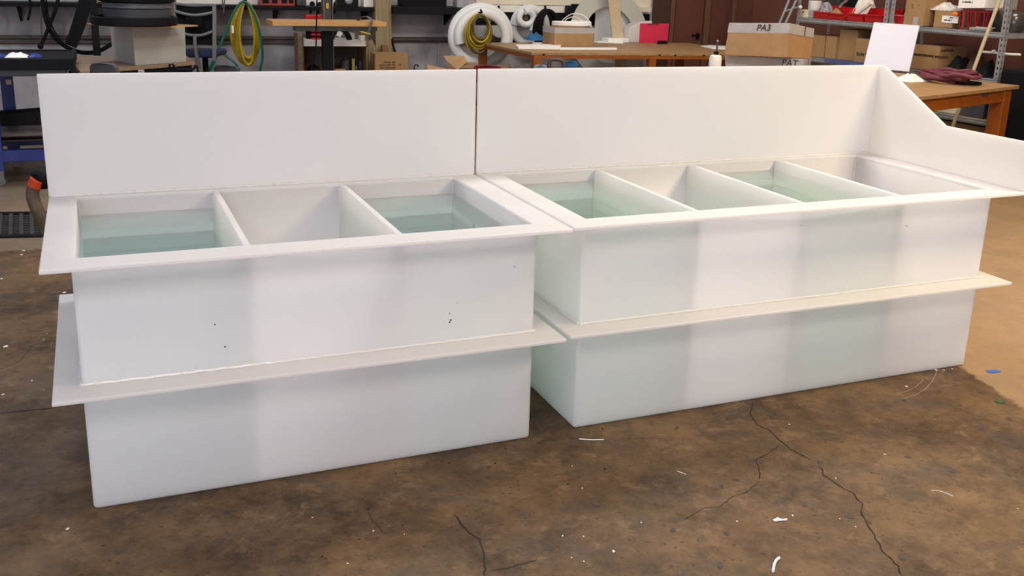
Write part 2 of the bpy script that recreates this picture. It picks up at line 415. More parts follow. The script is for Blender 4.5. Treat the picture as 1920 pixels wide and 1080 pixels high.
# white paint specks and dark spots that can be told apart on the concrete
OILD = mat('oil_stain', (.045, .034, .025), .6, var=.3, scale=40)
rd = random.Random(5)
specks = [(1055, 1005, 4), (1150, 1034, 7), (652, 1057, 4), (1700, 725, 6), (1480, 796, 4), (1567, 897, 3), (1604, 988, 3), (1073, 874, 3), (1092, 916, 3), (1094, 1006, 3), (1072, 1046, 3), (1095, 1053, 3), (700, 996, 4), (758, 1002, 3), (586, 971, 3), (1658, 852, 3), (1785, 692, 4), (1755, 694, 6), (1770, 694, 4), (127, 992, 8), (40, 478, 6), (44, 470, 5), (3, 523, 5), (10, 650, 9), (120, 549, 8), (88, 626, 3), (82, 637, 3), (6, 740, 6), (60, 714, 4), (82, 732, 3), (1202, 980, 4), (1382, 978, 4), (1486, 967, 4), (1575, 973, 3), (1908, 954, 3), (1660, 852, 3)]
for i, (u, v, r) in enumerate(specks):
    c = pz(u, v, 0); k = c.y / FPX * r / 2; n = 7
    mb = MB(); a0 = rd.uniform(0, 6)
    mb.add([c + Vector((0, 0, .0014))] + [c + Vector((k * rd.uniform(.6, 1.3) * math.cos(a0 + 2 * PI * j / n), 1.5 * k * rd.uniform(.6, 1.3) * math.sin(a0 + 2 * PI * j / n), .0012)) for j in range(n)], [(0, 1 + j, 1 + (j + 1) % n) for j in range(n)])
    mk('paint_speck', mb, SPECKW, parent=floor)
spots = [(1262, 994, 14), (1362, 1000, 12), (1353, 912, 12), (1302, 755, 7), (1270, 802, 5), (1593, 967, 20), (1630, 980, 12), (1690, 1044, 18), (1350, 1061, 16), (1300, 1059, 8), (1537, 867, 13), (1538, 876, 10), (1508, 946, 13), (1727, 833, 10), (1800, 760, 10), (1856, 855, 18), (1893, 786, 12), (1785, 882, 18), (1695, 751, 8), (843, 868, 6), (742, 888, 4), (690, 955, 5), (755, 985, 4), (604, 1044, 5), (892, 974, 4), (1065, 908, 5), (948, 842, 5), (928, 869, 5), (75, 941, 9), (1134, 880, 6), (1103, 811, 4), (1130, 804, 5)]
for u, v, r in spots:
    c = pz(u, v, 0); k = c.y / FPX * r / 2; n = 9; a0 = rd.uniform(0, 6)
    mb = MB()
    mb.add([c + Vector((0, 0, .001))] + [c + Vector((k * rd.uniform(.7, 1.1) * math.cos(a0 + 2 * PI * j / n), 1.5 * k * rd.uniform(.7, 1.1) * math.sin(a0 + 2 * PI * j / n), .0009)) for j in range(n)], [(0, 1 + j, 1 + (j + 1) % n) for j in range(n)])
    mk('oil_spot', mb, CRACK if r < 8 else OILD, parent=floor)
WD = 11.4                                    # back wall plane
def corner_s():                              # where the back wall meets the right wall
    n = 8.9; a = Q.w(0, n, 0); b = Q.w(1, n, 0); A, B = R.l(a), R.l(b)
    t = (WD - A.y) / (B.y - A.y); return A.x + (B.x - A.x) * t
QD = 8.9
sc_ = corner_s()
m = MB(); m.fbox(R, -9, sc_ + .3, WD, WD + .15, 0, 4.6); wall = struct('wall_back', m, WALL, base=(0, 0, 0))
qs = Q.l(R.w(sc_, WD, 0)).x
m = MB(); m.fbox(Q, qs - .1, 9, QD, QD + .15, 0, 4.6); wallr = struct('wall_right', m, MAROON, base=(0, 0, 0))
# seams and cladding of the back wall
for u in (822, 1222):
    s = R.pd(u, 100, WD).x; m = MB(); m.fbox(R, s - .012, s + .012, WD - .012, WD, 0, 1.3); mk('cover_strip', m, WALL, parent=wall)
s0 = R.pd(892, 5, WD).x; s1 = R.pd(1219, 5, WD).x
zc = R.pd(1000, 9.5, WD).z; zw = R.pd(1000, 23, WD).z; zb = R.pd(985, 47, WD).z
m = MB(); m.fbox(R, s0, s1, WD - .02, WD, zc, 2.4); mk('cream_panel', m, CREAM, parent=wall)
n = 8
for i in range(n):
    a = s0 + (s1 - s0) * i / n; b = s0 + (s1 - s0) * (i + 1) / n
    m = MB(); m.fbox(R, a + .002, b - .002, WD - .018, WD, zw, zc - .006); mk('white_panel', m, WHITEP, parent=wall)
m = MB(); m.fbox(R, s0, s1, WD - .012, WD, zb, zw - .003); mk('shade_band', m, BLACK, parent=wall)  # dark band under the white panels, shade put into its black colour
s2, s3 = R.pd(1203, 5, WD - .1).x, R.pd(1222, 5, WD - .1).x
m = MB(); m.fbox(R, s2, s3, WD - .1, WD - .02, R.pd(1212, 22, WD).z, R.pd(1212, 13, WD).z); mk('cream_end_cap', m, CREAM, parent=wall)
sL = R.pd(330, 5, WD).x; sR = R.pd(705, 5, WD).x
m = MB(); m.fbox(R, sL, sR, WD - .02, WD, R.pd(450, 13, WD).z, 2.4); mk('white_panel', m, WHITEP, parent=wall)
sM = R.pd(1224, 5, WD).x
m = MB(); m.fbox(R, sM, sc_ + .2, WD - .03, WD, 0, 3.0); mk('maroon_cladding', m, MAROOND, parent=wall)
# conduit along the back wall
za = R.pd(60, 70, WD).z
for nm, r, dz in (('trim_1', .022, 0), ('trim_2', .016, -.05)):
    m = MB(); m.tube([R.w(-7, WD - r, za + dz), R.w(R.pd(560, 75, WD).x, WD - r, za + dz)], r, 10, k=1)
    if nm == 'trim_2': m.tube([R.w(R.pd(735, 75, WD).x, WD - .03, za - .01), R.w(R.pd(1000, 75, WD).x, WD - .03, za - .01)], .03, 10, k=1)
    struct(nm, m, CONDUIT, smooth=True)
# maroon doors in the right-hand wall
def door(nm, u0, u1, handle, Q=Q, QD=QD):
    s0, s1 = Q.pd(u0, 40, QD).x, Q.pd(u1, 40, QD).x
    m = MB(); m.fbox(Q, s0, s1, QD - .025, QD, 0, 2.6); d = struct(nm, m, MAROON, bevel=.004)
    if handle:
        p = Q.pd(1308, 66, QD - .03); m = MB()
        m.fbox(Q, p.x - .02, p.x + .02, QD - .04, QD - .025, p.z - .05, p.z + .03); m.tube([Q.w(p.x, QD - .04, p.z), Q.w(p.x, QD - .075, p.z), Q.w(p.x - .11, QD - .075, p.z)], .011, 8, k=1)
        mk('door_handle', m, BLACK, parent=d, smooth=True)
    return d
door('door_1', 1264, 1316, True, R, WD - .03); door('door_2', 1331, 1374, False, R, WD - .03); door('door_3', 1413, 1500, False)
for i, (u0, u1, Q_, D_) in enumerate(((1254, 1261, R, WD - .03), (1318, 1328, R, WD - .03), (1376, 1379, Q, QD))):
    Q, QD = Q_, D_
    s0, s1 = Q.pd(u0, 40, QD).x, Q.pd(u1, 40, QD).x
    m = MB(); m.fbox(Q, s0, s1, QD - .05, QD, 0, 2.7); struct('trim_%d' % (i + 3), m, TRIMW, bevel=.006)
QD = 8.9

# ------------------------------------------------------------------ the two white tanks
ZF, ZL, ZB, TH, ZI = .835, .4295, 1.289, .015, .25
def tank(name, label, ox, oy, yaw, L, xl, xr, divs, wet, zwat, side, wlabels):
    F = Frame(yaw, ox, oy); t = thing(name, label, 'tank', (ox, oy, 0), rz=yaw)
    K = dict(parent=t, local=True)
    D = .857 + TH
    # body: outer skin with rounded upright and bottom edges, wall thickness from a solidify
    bm = bmesh.new(); z1 = ZF - .013
    vs = [bm.verts.new(p) for p in ((0, 0, 0), (L, 0, 0), (L, D, 0), (0, D, 0), (0, 0, z1), (L, 0, z1), (L, D, z1), (0, D, z1))]
    for f in ((3, 2, 1, 0), (0, 1, 5, 4), (1, 2, 6, 5), (2, 3, 7, 6), (3, 0, 4, 7)): bm.faces.new([vs[i] for i in f])
    ed = [e for e in bm.edges if not all(abs(v.co.z - z1) < 1e-6 for v in e.verts)]
    bmesh.ops.bevel(bm, geom=ed, offset=.014, segments=4, affect='EDGES', profile=.5)
    bmesh.ops.recalc_face_normals(bm, faces=bm.faces)
    me = bpy.data.meshes.new('tank_body'); bm.to_mesh(me); bm.free(); me.materials.append(PP)
    me.polygons.foreach_set('use_smooth', [True] * len(me.polygons)); me.set_sharp_from_angle(angle=.5)
    b = bpy.data.objects.new('tank_body', me); C.objects.link(b); b.parent = t
    so = b.modifiers.new('wall', 'SOLIDIFY'); so.thickness = TH - .001; so.offset = -1
    # rim round the openings, stiffening collar half way down, splash back
    y1 = .891 + .014
    m = MB(); m.ring((-xl, L + xr, -.096, y1), (TH, L - TH, TH, .857), ZF - .0134, ZF); mk('rim', m, PP, bevel=.004, seg=3, **K)
    m = MB(); m.ring((-.083, L + .083, -.107, .957), (.0005, L - .0005, .0005, D - .0005), ZL - .0135, ZL); mk('collar', m, PP, bevel=.004, seg=3, **K)
    m = MB(); m.box(-xl, L + xr + (.0155 if side else 0), .891, y1, ZF + .0004, ZB); mk('splashback', m, PP, bevel=.003, seg=2, **K)
    for x in divs:
        m = MB(); m.box(x - .011, x + .011, TH + .0004, .8566, TH + .001, ZF - .002); mk('divider', m, PP, bevel=.003, seg=2, **K)
    if side:
        x = L + xr
        pr = [(x, -.094, ZF + .0006), (x, .8905, ZF + .0006), (x, .8905, ZB), (x, .862, ZB), (x, .846, ZB - .004), (x, .834, ZB - .012), (x, .424, 1.058), (x, .412, 1.0515), (x, .396, 1.05), (x, -.082, 1.05), (x, -.094, 1.038)]
        m = MB(); m.prism(pr, (.0155, 0, 0)); mk('side_splash', m, PP, bevel=.003, seg=2, **K)
        m = MB(); m.box(L + xr, L + xr + .09, -.096, y1, ZF - .0134, ZF); mk('rim_extension', m, PP, bevel=.003, **K)
    # weld beads
    rw = random.Random(int(L * 100))
    def bead(a, b, n, r, br):
        a, b = Vector(a), Vector(b); m = MB()
        m.tube([a.lerp(b, i / n) + Vector((0, rw.uniform(-.0012, .0012), rw.uniform(-.0012, .0012))) for i in range(n + 1)], r, 6, k=1)
        return m
    def blobs(m, a, b, n, r):
        a, b = Vector(a), Vector(b)
        for i in range(n):
            p = a.lerp(b, (i + rw.uniform(.2, .8)) / n); m.blob(p, r * rw.uniform(1, 2), r * rw.uniform(.7, 1.1), r * rw.uniform(.7, 1.1), .2, 6, seed=i)
        return m
    m = bead((0, -.003, ZL + .003), (L, -.003, ZL + .003), 120, .0055, 0); blobs(m, (0, -.005, ZL + .005), (L, -.005, ZL + .005), int(L * 70), .0026); mk('weld_bead', m, WELD, smooth=True, **K)
    m = bead((-.003, 0, ZL + .003), (-.003, D, ZL + .003), 60, .005, 0); blobs(m, (-.005, 0, ZL + .004), (-.005, D, ZL + .004), 30, .003); mk('weld_bead', m, WELD, smooth=True, **K)
    m = bead((L + .003, 0, ZL + .003), (L + .003, D, ZL + .003), 60, .005, 0); mk('weld_bead', m, WELD, smooth=True, **K)
    m = bead((-xl + .01, .888, ZF + .002), (L + xr - .01, .888, ZF + .002), 100, .004, 0); blobs(m, (-xl + .02, .886, ZF + .005), (L * (1 if not side else .55), .886, ZF + .005), int(L * 16), .0042); mk('weld_bead', m, WELD, smooth=True, **K)
    xs = [TH] + [v for x in divs for v in (x - .011, x + .011)] + [L - TH]
    for i in range(0, len(xs), 2):
        for j, x in enumerate((xs[i] + .002, xs[i + 1] - .002)):
            m = MB(); m.tube([(x, .855, .02), (x, .855, ZF - .02)], .003, 5, k=1)
            blobs(m, (x, .853, zwat - .02), (x, .853, ZF - .03), 8, .0018); mk('weld_bead', m, WELD, smooth=True, **K)
    for i in range(0, len(xs), 2):
        a, b = xs[i] + .003, xs[i + 1] - .003
        for z in (ZI, ZL):
            m = bead((a, .854, z + .003), (b, .854, z + .003), 40, .005, 0); m.tube([(b, .854, z + .003), (b, TH, z + .003)], .005, 6, k=1); m.tube([(a, .854, z + .003), (a, TH, z + .003)], .005, 6, k=1); mk('weld_bead', m, WELD, smooth=True, **K)
    # water: its sides and bottom lie just inside the plastic
    for i, (c, lb) in enumerate(zip(wet, wlabels)):
        m = MB(); m.box(xs[2 * c] - .003, xs[2 * c + 1] + .003, TH - .003, .860, TH - .003, zwat)
        o = mk('water', m, WATERG if side else WATER, local=True)
        o.location = (ox, oy, 0); o.rotation_euler = (0, 0, yaw); tag(o, lb, 'water', 'water standing in the tank compartments')
    return t, F, K
t1, F1, K1 = tank('plating_tank', 'left white plastic tank with three compartments, the outer two filled with water', -.7705 * 1.7, 1.6482 * 1.7, .404, 1.5217, .082, .094, (.516, 1.0187), (0, 2), .763, False,
    ('water in the leftmost compartment of the left tank', 'water in the right compartment of the left tank'))
t2, F2, K2 = tank('plating_tank', 'right white plastic tank with four compartments and a sloping side splash guard', .1524 * 1.7, 2.053 * 1.7, .4016, 2.0155, .084, .0898, (.4927, .9954, 1.5008), (0, 2), .781, True,
    ('water in the leftmost compartment of the right tank', 'water in the third compartment of the right tank'))
for (t, F, K), lst in (((t1, F1, K1), ((403, 608, 3), (422, 650, 3.4), (843, 588, 2.6), (845, 600, 4), (843, 604, 4), (965, 500, 2.6), (858, 568, 1.6))), ((t2, F2, K2), ((1700, 423, 3), (1502, 423, 2)))):
    for u, v, r in lst:
        p = F.pd(u, v, 0); m = MB(); m.lathe((p.x, -.0008, p.z), [(r * .0008, 0), (r * .0007, .0009)], 8, (0, 1, 0)); mk('dark_speck', m, INK, **K)
# ------------------------------------------------------------------ foreground scraps on the floor
def scrap(name, label, pix, h, matl, cat='scrap', z=.0015):
    P = on_floor(pix, z); m = MB(); m.prism(P, (0, 0, h)); o = mk(name, m, matl); return tag(o, label, cat)
scrap('tape_scrap', 'scrap of blue masking tape on the floor right of the tanks', [(1849, 695), (1866, 694.5), (1878, 697.5), (1862, 700), (1852, 699)], .0012, TAPEB, 'tape')
scrap('green_scrap', 'small dark green scrap on the floor at the right edge', [(1864, 753), (1872, 750.5), (1883, 753), (1885, 756), (1876, 757), (1868, 755)], .002, GREENS)
scrap('plastic_scrap', 'white forked plastic scrap on the brown floor, right of centre', [(1449, 976.5), (1458, 972), (1466, 975.5), (1476, 974), (1475, 977), (1464, 977.5), (1452, 979)], .003, PAPER)
def shaving(label, pix, r):
    P = on_floor(pix, r); m = MB(); m.tube(P, r, 6, k=4); return tag(mk('plastic_shaving', m, PAPER, smooth=True), label, 'shaving')
shaving('curled off-white plastic shaving on the floor at the bottom edge', [(1449, 1074), (1451, 1062), (1455, 1053), (1461, 1048)], .0045)
shaving('thin white plastic shaving lying on the floor far right', [(1746, 920), (1765, 922), (1787, 931)], .0012)
shaving('thin white plastic shaving on the floor in front of the right tank corner', [(1086, 824), (1110, 825.5), (1132, 825)], .0022)
shaving('short white plastic sliver on the floor below the right tank', [(1270, 884), (1286, 890)], .0014)

# ------------------------------------------------------------------ drain, hose (left of the left tank)
g0 = R.l(pz(40, 449, 0)); g1 = R.l(pz(40, 398, 0))
yaw = math.atan2((pz(88, 447, 0) - pz(0, 449, 0)).y, (pz(88, 447, 0) - pz(0, 449, 0)).x)
DF = Frame(yaw); a = DF.l(pz(0, 447, 0)); b = DF.l(pz(30, 400, 0)); e = DF.l(pz(96, 446, 0))
dr = thing('floor_drain', 'black slotted drain grating across the floor left of the tanks', 'drain', DF.w((a.x + e.x) / 2, (a.y + b.y) / 2, 0))
s0, s1, d0, d1 = a.x - .35, e.x + .9, a.y, b.y
m = MB(); m.fbox(DF, s0, s1, d0, d0 + .05, .0006, .012); m.fbox(DF, s0, s1, d1 - .05, d1, .0006, .012); mk('drain_frame', m, BLACKM, parent=dr)
m = MB(); m.fbox(DF, s0, s1, d0 + .05, d1 - .05, .0004, .0016); mk('drain_channel', m, CRACK, parent=dr)
_f, _r = DF.l(pz(1.3, 442.7, 0)), DF.l(pz(3.9, 405, 0)); SKW = (_r.x - _f.x) / (_r.y - _f.y) * (d1 - d0 - .1)
st = DF.l(pz(41.5, 442.7, 0)).x - DF.l(pz(21.3, 442.7, 0)).x; k = 0; mat_bar = mat('grating_grey', (.045, .042, .042), .5)
while s0 + k * st < s1:
    x = s0 + k * st; m = MB(); m.prism([DF.w(x, d0 + .05, .002), DF.w(x + .024, d0 + .05, .002), DF.w(x + .024 + SKW, d1 - .05, .002), DF.w(x + SKW, d1 - .05, .002)], (0, 0, .010)); mk('grating_bar', m, mat_bar, parent=dr); k += 1
for j in range(1, 9):
    y = d0 + .05 + (d1 - d0 - .1) * j / 9; m = MB(); m.fbox(DF, s0, s1, y - .004, y + .004, .002, .0085); mk('cross_bar', m, mat_bar, parent=dr)
hp = [(130, 470, 4.75), (105, 448, 4.7), (88, 425, 4.62), (72, 398, 4.6), (62, 372, 4.6), (62, 355, 4.6), (67, 341, 4.6)]
P = [py(*q) for q in hp]; 
P = [Vector((P[0].x + .25, P[0].y + .5, .035)), Vector((P[0].x + .1, P[0].y + .25, .06))] + P
hz = thing('suction_hose', 'brown hose with an orange band and black end fitting beside the left tank', 'hose', (P[0].x, P[0].y, 0))
m = MB(); m.tube(P, .03, 12, k=5); mk('hose_tube', m, TUBEB, parent=hz, smooth=True)
m = MB(); q = [py(64, 349, 4.6), py(70, 336, 4.6)]; m.tube(q, .034, 12, k=1); mk('hose_band', m, mat('orange_band', (.55, .06, .01), .5), parent=hz, smooth=True)
a, b = py(68, 337, 4.6), py(110, 332, 4.75); m = MB(); m.lathe(a, [(.028, -.01), (.046, .006), (.05, .03), (.05, .07), (.042, .08), (.042, .2)], 16, b - a); mk('hose_fitting', m, BLACK, parent=hz, smooth=True)

# ------------------------------------------------------------------ blue cart, far left
c = pz(30, 314, 0)
CF = Frame(.39); lc = CF.l(c); dR, dFr = lc.y, CF.l(pz(4, 348, 0)).y
ct = thing('blue_cart', 'blue steel cart with black trays at the far left edge', 'cart', CF.w(lc.x - .6, (dR + dFr) / 2, 0))
sl = lc.x
t_ = CF.rect(dFr - .12, 0, 110, 139, 131)
m = MB(); m.fbox(CF, sl - 1.4, t_[1], dFr - .14, dFr - .11, t_[2], t_[3]); m.fbox(CF, sl - 1.4, t_[1], dR + .08, dR + .11, t_[2], t_[3] - .01); m.fbox(CF, t_[1] - .03, t_[1], dFr - .11, dR + .08, t_[2], t_[3]); m.fbox(CF, sl - 1.4, t_[1] - .03, dFr - .11, dR + .08, t_[3] - .05, t_[3] - .02)
mk('top_tray', m, BLACKM, parent=ct, bevel=.004)
zt = t_[2]
m = MB(); m.fbox(CF, sl - 1.35, t_[1] - .06, dFr - .09, dR + .06, zt - .05, zt - .002); mk('tray_rail', m, DGREY, parent=ct, bevel=.003)
zb0, zb1 = CF.pd(40, 272, dR).z, CF.pd(40, 252, dR).z
for s_, d_ in ((sl, dR), (sl - .06, dFr), (sl - 1.15, dR), (sl - 1.15, dFr)):
    m = MB(); m.fbox(CF, s_ - .045, s_ + .045, d_ - .04, d_ + .04, .12, zt - .05); lg_ = mk('leg', m, BLUE, parent=ct, bevel=.004)
    cs = MB(); cs.lathe(CF.w(s_ + .01, d_ - .014, .036), [(.034, 0), (.036, .004), (.036, .024), (.034, .028)], 16, (CF.w(0, 1, 0) - CF.w(0, 0, 0)))
    cs.fbox(CF, s_ - .035, s_ + .035, d_ - .024, d_ - .018, .03, .12); cs.fbox(CF, s_ - .035, s_ + .035, d_ + .018, d_ + .024, .03, .12); cs.fbox(CF, s_ - .04, s_ + .04, d_ - .035, d_ + .035, .105, .12)
    mk('castor', cs, GALVD, parent=lg_)
m = MB()
m.fbox(CF, sl - 1.3, sl + .42, dR - .035, dR + .035, zb0, zb1); m.fbox(CF, sl - 1.3, sl + .42, dFr - .035, dFr + .035, zb0, zb1)
mk('cross_beam', m, BLUE, parent=ct, bevel=.004)
zs = CF.pd(40, 241, dR - .2).z
m = MB(); n = 8; prof = []
for i in range(n + 1):
    x = i / n; prof.append((dFr - .05 + (dR - dFr + .1) * x, zb1 + .02 + .06 * (2 * x - 1) ** 2))
vs = []
for s_ in (sl - 1.25, sl + .42): vs += [CF.w(s_, d_, z) for d_, z in prof] + [CF.w(s_, d_, z + .03) for d_, z in prof]
q = 2 * (n + 1); fs = []
for i in range(n): fs += [(i, i + 1, q + i + 1, q + i), (n + 1 + i, q + n + 1 + i, q + n + 2 + i, n + 2 + i)]
m.add(vs, fs); mk('grey_pan', m, mat('pan_grey', (.33, .29, .26), .5), parent=ct)
zz0, zz1 = CF.pd(40, 235, dR - .3).z, CF.pd(40, 208, dR - .3).z
m = MB(); sa = [sl - 1.3 + .215 * i for i in range(9)]
vs = []
for i, s_ in enumerate(sa):
    dz = .045 * math.sin(i * .9) * .4 + .02
    vs += [CF.w(s_, dR - .33, zz0), CF.w(s_, dR - .27, zz0), CF.w(s_, dR - .27, zz1 + dz), CF.w(s_, dR - .33, zz1 + dz - .02)]
fs = [(0, 1, 2, 3), tuple(len(vs) - 4 + i for i in range(4))]
for i in range(len(sa) - 1):
    for j in range(4): fs.append((4 * i + j, 4 * i + (j + 1) % 4, 4 * i + 4 + (j + 1) % 4, 4 * i + 4 + j))
m.add(vs, fs); mk('lower_tray', m, BLACKM, parent=ct, bevel=.005)
p = CF.pd(16, 154, dR - .045); m = MB(); m.fbox(CF, p.x - .02, p.x + .02, dR - .044, dR - .0395, p.z - .02, p.z + .02); mk('paper_label', m, IVORY, parent=ct)
# things lying in the top tray
ztt = t_[3] - .02
dm = (dFr + dR) / 2 - .1
def crumple(name, label, cat, F, u0, u1, vt, d, zb_, matl, seed, depth=.2, n=7):
    rd = random.Random(seed); s0, s1 = F.pd(u0, vt, d).x, F.pd(u1, vt, d).x; zt_ = F.pd((u0 + u1) / 2, vt, d).z
    m = MB(); vs = []; k = n
    for i in range(k):
        for j in range(k):
            a, b = i / (k - 1), j / (k - 1); e = min(1, 4 * min(a, 1 - a)) * min(1, 4 * min(b, 1 - b))
            vs.append(F.w(s0 + (s1 - s0) * a, d - depth / 2 + depth * b, zb_ + .002 + (zt_ - zb_) * e * rd.uniform(.55, 1.05)))
    base = len(vs)
    for i in range(k):
        for j in range(k): vs.append(F.w(s0 + (s1 - s0) * i / (k - 1), d - depth / 2 + depth * j / (k - 1), zb_ + .001))
    fs = []
    for i in range(k - 1):
        for j in range(k - 1):
            q = (i * k + j, (i + 1) * k + j, (i + 1) * k + j + 1, i * k + j + 1); fs += [q, tuple(base + x for x in q[::-1])]
    for i in range(k - 1):
        for q in ((i, i + 1), ): 
            a, b = i * k, (i + 1) * k; fs.append((a, base + a, base + b, b)); a, b = i * k + k - 1, (i + 1) * k + k - 1; fs.append((b, base + b, base + a, a))
            fs.append((i + 1, base + i + 1, base + i, i)); a, b = (k - 1) * k + i, (k - 1) * k + i + 1; fs.append((a, base + a, base + b, b))
    m.add(vs, fs); return tag(mk(name, m, matl), label, cat)
crumple('paper_sheet', 'crumpled white paper lying on the blue cart', 'paper', CF, 9, 54, 98, dm, ztt, PAPER, 3, .18)
crumple('work_glove', 'blue work glove beside the white paper on the cart', 'glove', CF, 50, 78, 100, dm, ztt, BLUE, 4, .14)
crumple('blue_cloth', 'dark blue cloth at the left end of the cart top', 'cloth', CF, -14, 12, 100, dm + .02, ztt, BLUE, 5, .15)
# ------------------------------------------------------------------ along the back wall, from the left
SD = 11.05                                   # front of the long wall shelf
ztop = R.pd(560, 12, SD).z; zbot = R.pd(560, 19.5, SD).z
ws = thing('wall_shelf', 'long black shelf fixed along the back wall', 'shelf', R.w(R.pd(400, 10, SD).x, WD - .15, zbot))
m = MB(); m.fbox(R, -8.5, R.pd(740, 10, SD).x, SD, WD - .021, ztop - .03, ztop); mk('shelf_board', m, BLACKM, parent=ws, bevel=.003)
m = MB(); m.fbox(R, -8.5, R.pd(740, 10, SD).x, SD, SD + .03, zbot, ztop - .03); mk('shelf_edge', m, BLACKM, parent=ws, bevel=.003)
m = MB(); q = R.rect(SD - .1, 738, 13.5, 890, 27.5); m.fbox(R, q[0], q[1], SD - .1, WD - .021, q[2], q[3]); mk('shelf_box', m, BLACKM, parent=ws, bevel=.004)
for u in (30, 300, 520, 690, 850):
    s = R.pd(u, 10, SD).x; m = MB(); m.prism([R.w(s, WD - .001, zbot - .16), R.w(s, WD - .001, zbot), R.w(s, SD + .03, zbot)], R.w(.02, 0, 0) - R.w(0, 0, 0)); mk('bracket', m, BLACKM, parent=ws)
ZS = ztop + .001
def shelf_box(name, label, cat, u0, u1, vt, matl, depth=.16, d=None, bev=.004, group=None):
    d = SD + .05 if d is None else d
    q = R.rect(d, u0, vt, u1, 12)
    m = MB(); m.fbox(R, q[0], q[1], d, d + depth, ZS, max(q[3], ZS + .03)); o = mk(name, m, matl, bevel=bev)
    return tag(o, label, cat, group), q
# red crate with its row of holes
q = R.rect(SD + .02, 487, -14, 553, 12)
cr_t = thing('red_crate', 'red crate with a row of black holes on the wall shelf', 'crate', R.w((q[0] + q[1]) / 2, SD + .1, ZS))
m = MB(); m.fbox(R, q[0], q[1], SD + .02, SD + .2, ZS, q[3]); mk('crate_body', m, REDD, parent=cr_t, bevel=.006)
for a, b in ((492, 504), (510, 520), (528, 538), (542, 550)):
    g = R.rect(SD + .019, a, -3, b, 6); m = MB(); m.fbox(R, g[0], g[1], SD + .014, SD + .03, g[2], g[3]); mk('hole', m, BLACK, parent=cr_t)
shelf_box('tool_bag', 'black patterned tool bag beside the red crate', 'bag', 555, 575, -10, mat('mottled_black', (.05, .05, .05), .6, var=.9, scale=40), bev=.02)
o, q = shelf_box('small_machine', 'black machine with a bright metal top on the wall shelf', 'machine', 634, 672, -6, BLACKM)
m = MB(); g = R.rect(SD + .05, 645, -3, 662, 3); m.lathe(R.w((g[0] + g[1]) / 2, SD + .06, (g[2] + g[3]) / 2), [(.03, -.03), (.045, -.02), (.045, .02), (.03, .03)], 14, R.w(0, -1, 0) - R.w(0, 0, 0)); mk('metal_cap', m, GALV, parent=o, smooth=True)
shelf_box('white_box', 'white box at the right end of the wall shelf by the timber post', 'box', 682, 701, -8, WHITEP)
shelf_box('black_case', 'black tool case on the black shelf right of the timber post', 'case', 752, 838, -14, BLACK, d=SD - .05, bev=.012)
o, q = shelf_box('silver_can', 'silver can on the black shelf right of the timber post', 'can', 857, 870, -12, LGREY, d=SD - .02, bev=.01)
for i, (u, v) in enumerate(((584, 7), (598, 8), (628, 8))):
    p = R.pd(u, v, WD - .03); m = MB(); m.lathe(p_ := R.w(p.x, WD - .02, p.z), [(.006, 0), (.006, .04), (.022, .045), (.03, .06), (.02, .08)], 10, R.w(0, -1, 0) - R.w(0, 0, 0))
    m.tube([R.w(p.x, WD - .09, p.z), R.w(p.x - .015, WD - .09, p.z - .06), R.w(p.x - .03, WD - .09, p.z - .1)], .012, 8, k=2)
    tag(mk('hand_tool', m, BLACK, smooth=True), ('small black tool hanging above the shelf, left of the dark mast', 'small black tool hanging above the shelf, closest to the mast on its left', 'small black tool hanging above the shelf just right of the mast')[i], 'tool')
# things hanging in the left corner
def hung(name, label, cat, pix, d, r, matl, k=5, n=8, group=None):
    P = [R.w(*R.pd(u, v, d)) for u, v in pix]; m = MB(); m.tube(P, r, n, k=k); return tag(mk(name, m, matl, smooth=True), label, cat, group)
hung('black_hose', 'thick black hose hanging in an arc on the wall, far left', 'hose', [(78, -30), (80, 0), (86, 35), (97, 62), (118, 84), (140, 95), (160, 99), (185, 96), (210, 82)], SD - .06, .022, BLACK)
hung('black_cable', 'thin black cable hanging beside the thick black hose', 'cable', [(86, -20), (88, 15), (94, 40), (103, 60), (112, 70)], SD - .02, .008, BLACK)
rod = thing('pry_bar', 'black bar with a ball end leaning across the hanging hose', 'bar', R.w(*R.pd(92, 45, WD - .25)))
m = MB(); m.tube([R.w(*R.pd(110, -12, SD - .12)), R.w(*R.pd(106, 12, SD - .12)), R.w(*R.pd(92, 50, SD - .12)), R.w(*R.pd(77, 86, SD - .12))], .018, 8); mk('shaft', m, BLACK, parent=rod, smooth=True)
m = MB(); m.blob(R.w(*R.pd(76, 87, SD - .12)), .028, .028, .028, 0, 14); mk('ball_end', m, BLACK, parent=rod, smooth=True)
hung('brown_cable', 'thin brown cord hanging down the wall at left', 'cord', [(77, -10), (77, 25), (77.5, 45), (78, 66)], SD - .012, .006, CONDUIT)
hung('black_strap', 'short black strap hanging from the shelf at far left', 'strap', [(50, -8), (57, 3), (57, 15), (55, 28), (52, 38)], SD - .02, .012, BLACK)
m = MB(); P = [R.pd(u, v, SD - .30) for u, v in ((150, -8), (172, 4), (160, 50), (143, 91), (122, 82), (136, 40))]
m.prism([R.w(p.x, p.y, p.z) for p in P], R.w(0, .14, 0) - R.w(0, 0, 0)); tag(mk('black_chute', m, BLACK, bevel=.008), 'slanted black duct hanging above the left bench', 'duct')
q = R.rect(WD - .6, 173, 46, 187, 103); zft = .86
m = MB(); m.fbox(R, q[0], q[1], WD - .65, WD - .6, 0, q[3] + .25); tag(mk('steel_post', m, BLACKM, bevel=.004), 'black steel post standing behind the grey plastic box', 'post')
q = R.rect(WD - .5, 315, -12, 331, 30)
m = MB(); m.fbox(R, q[0], q[1], WD - .5, WD - .47, 0, q[3] + .15); tag(mk('brown_board', m, TRIMW, bevel=.003), 'brown board standing upright behind the stacked tubs', 'board')
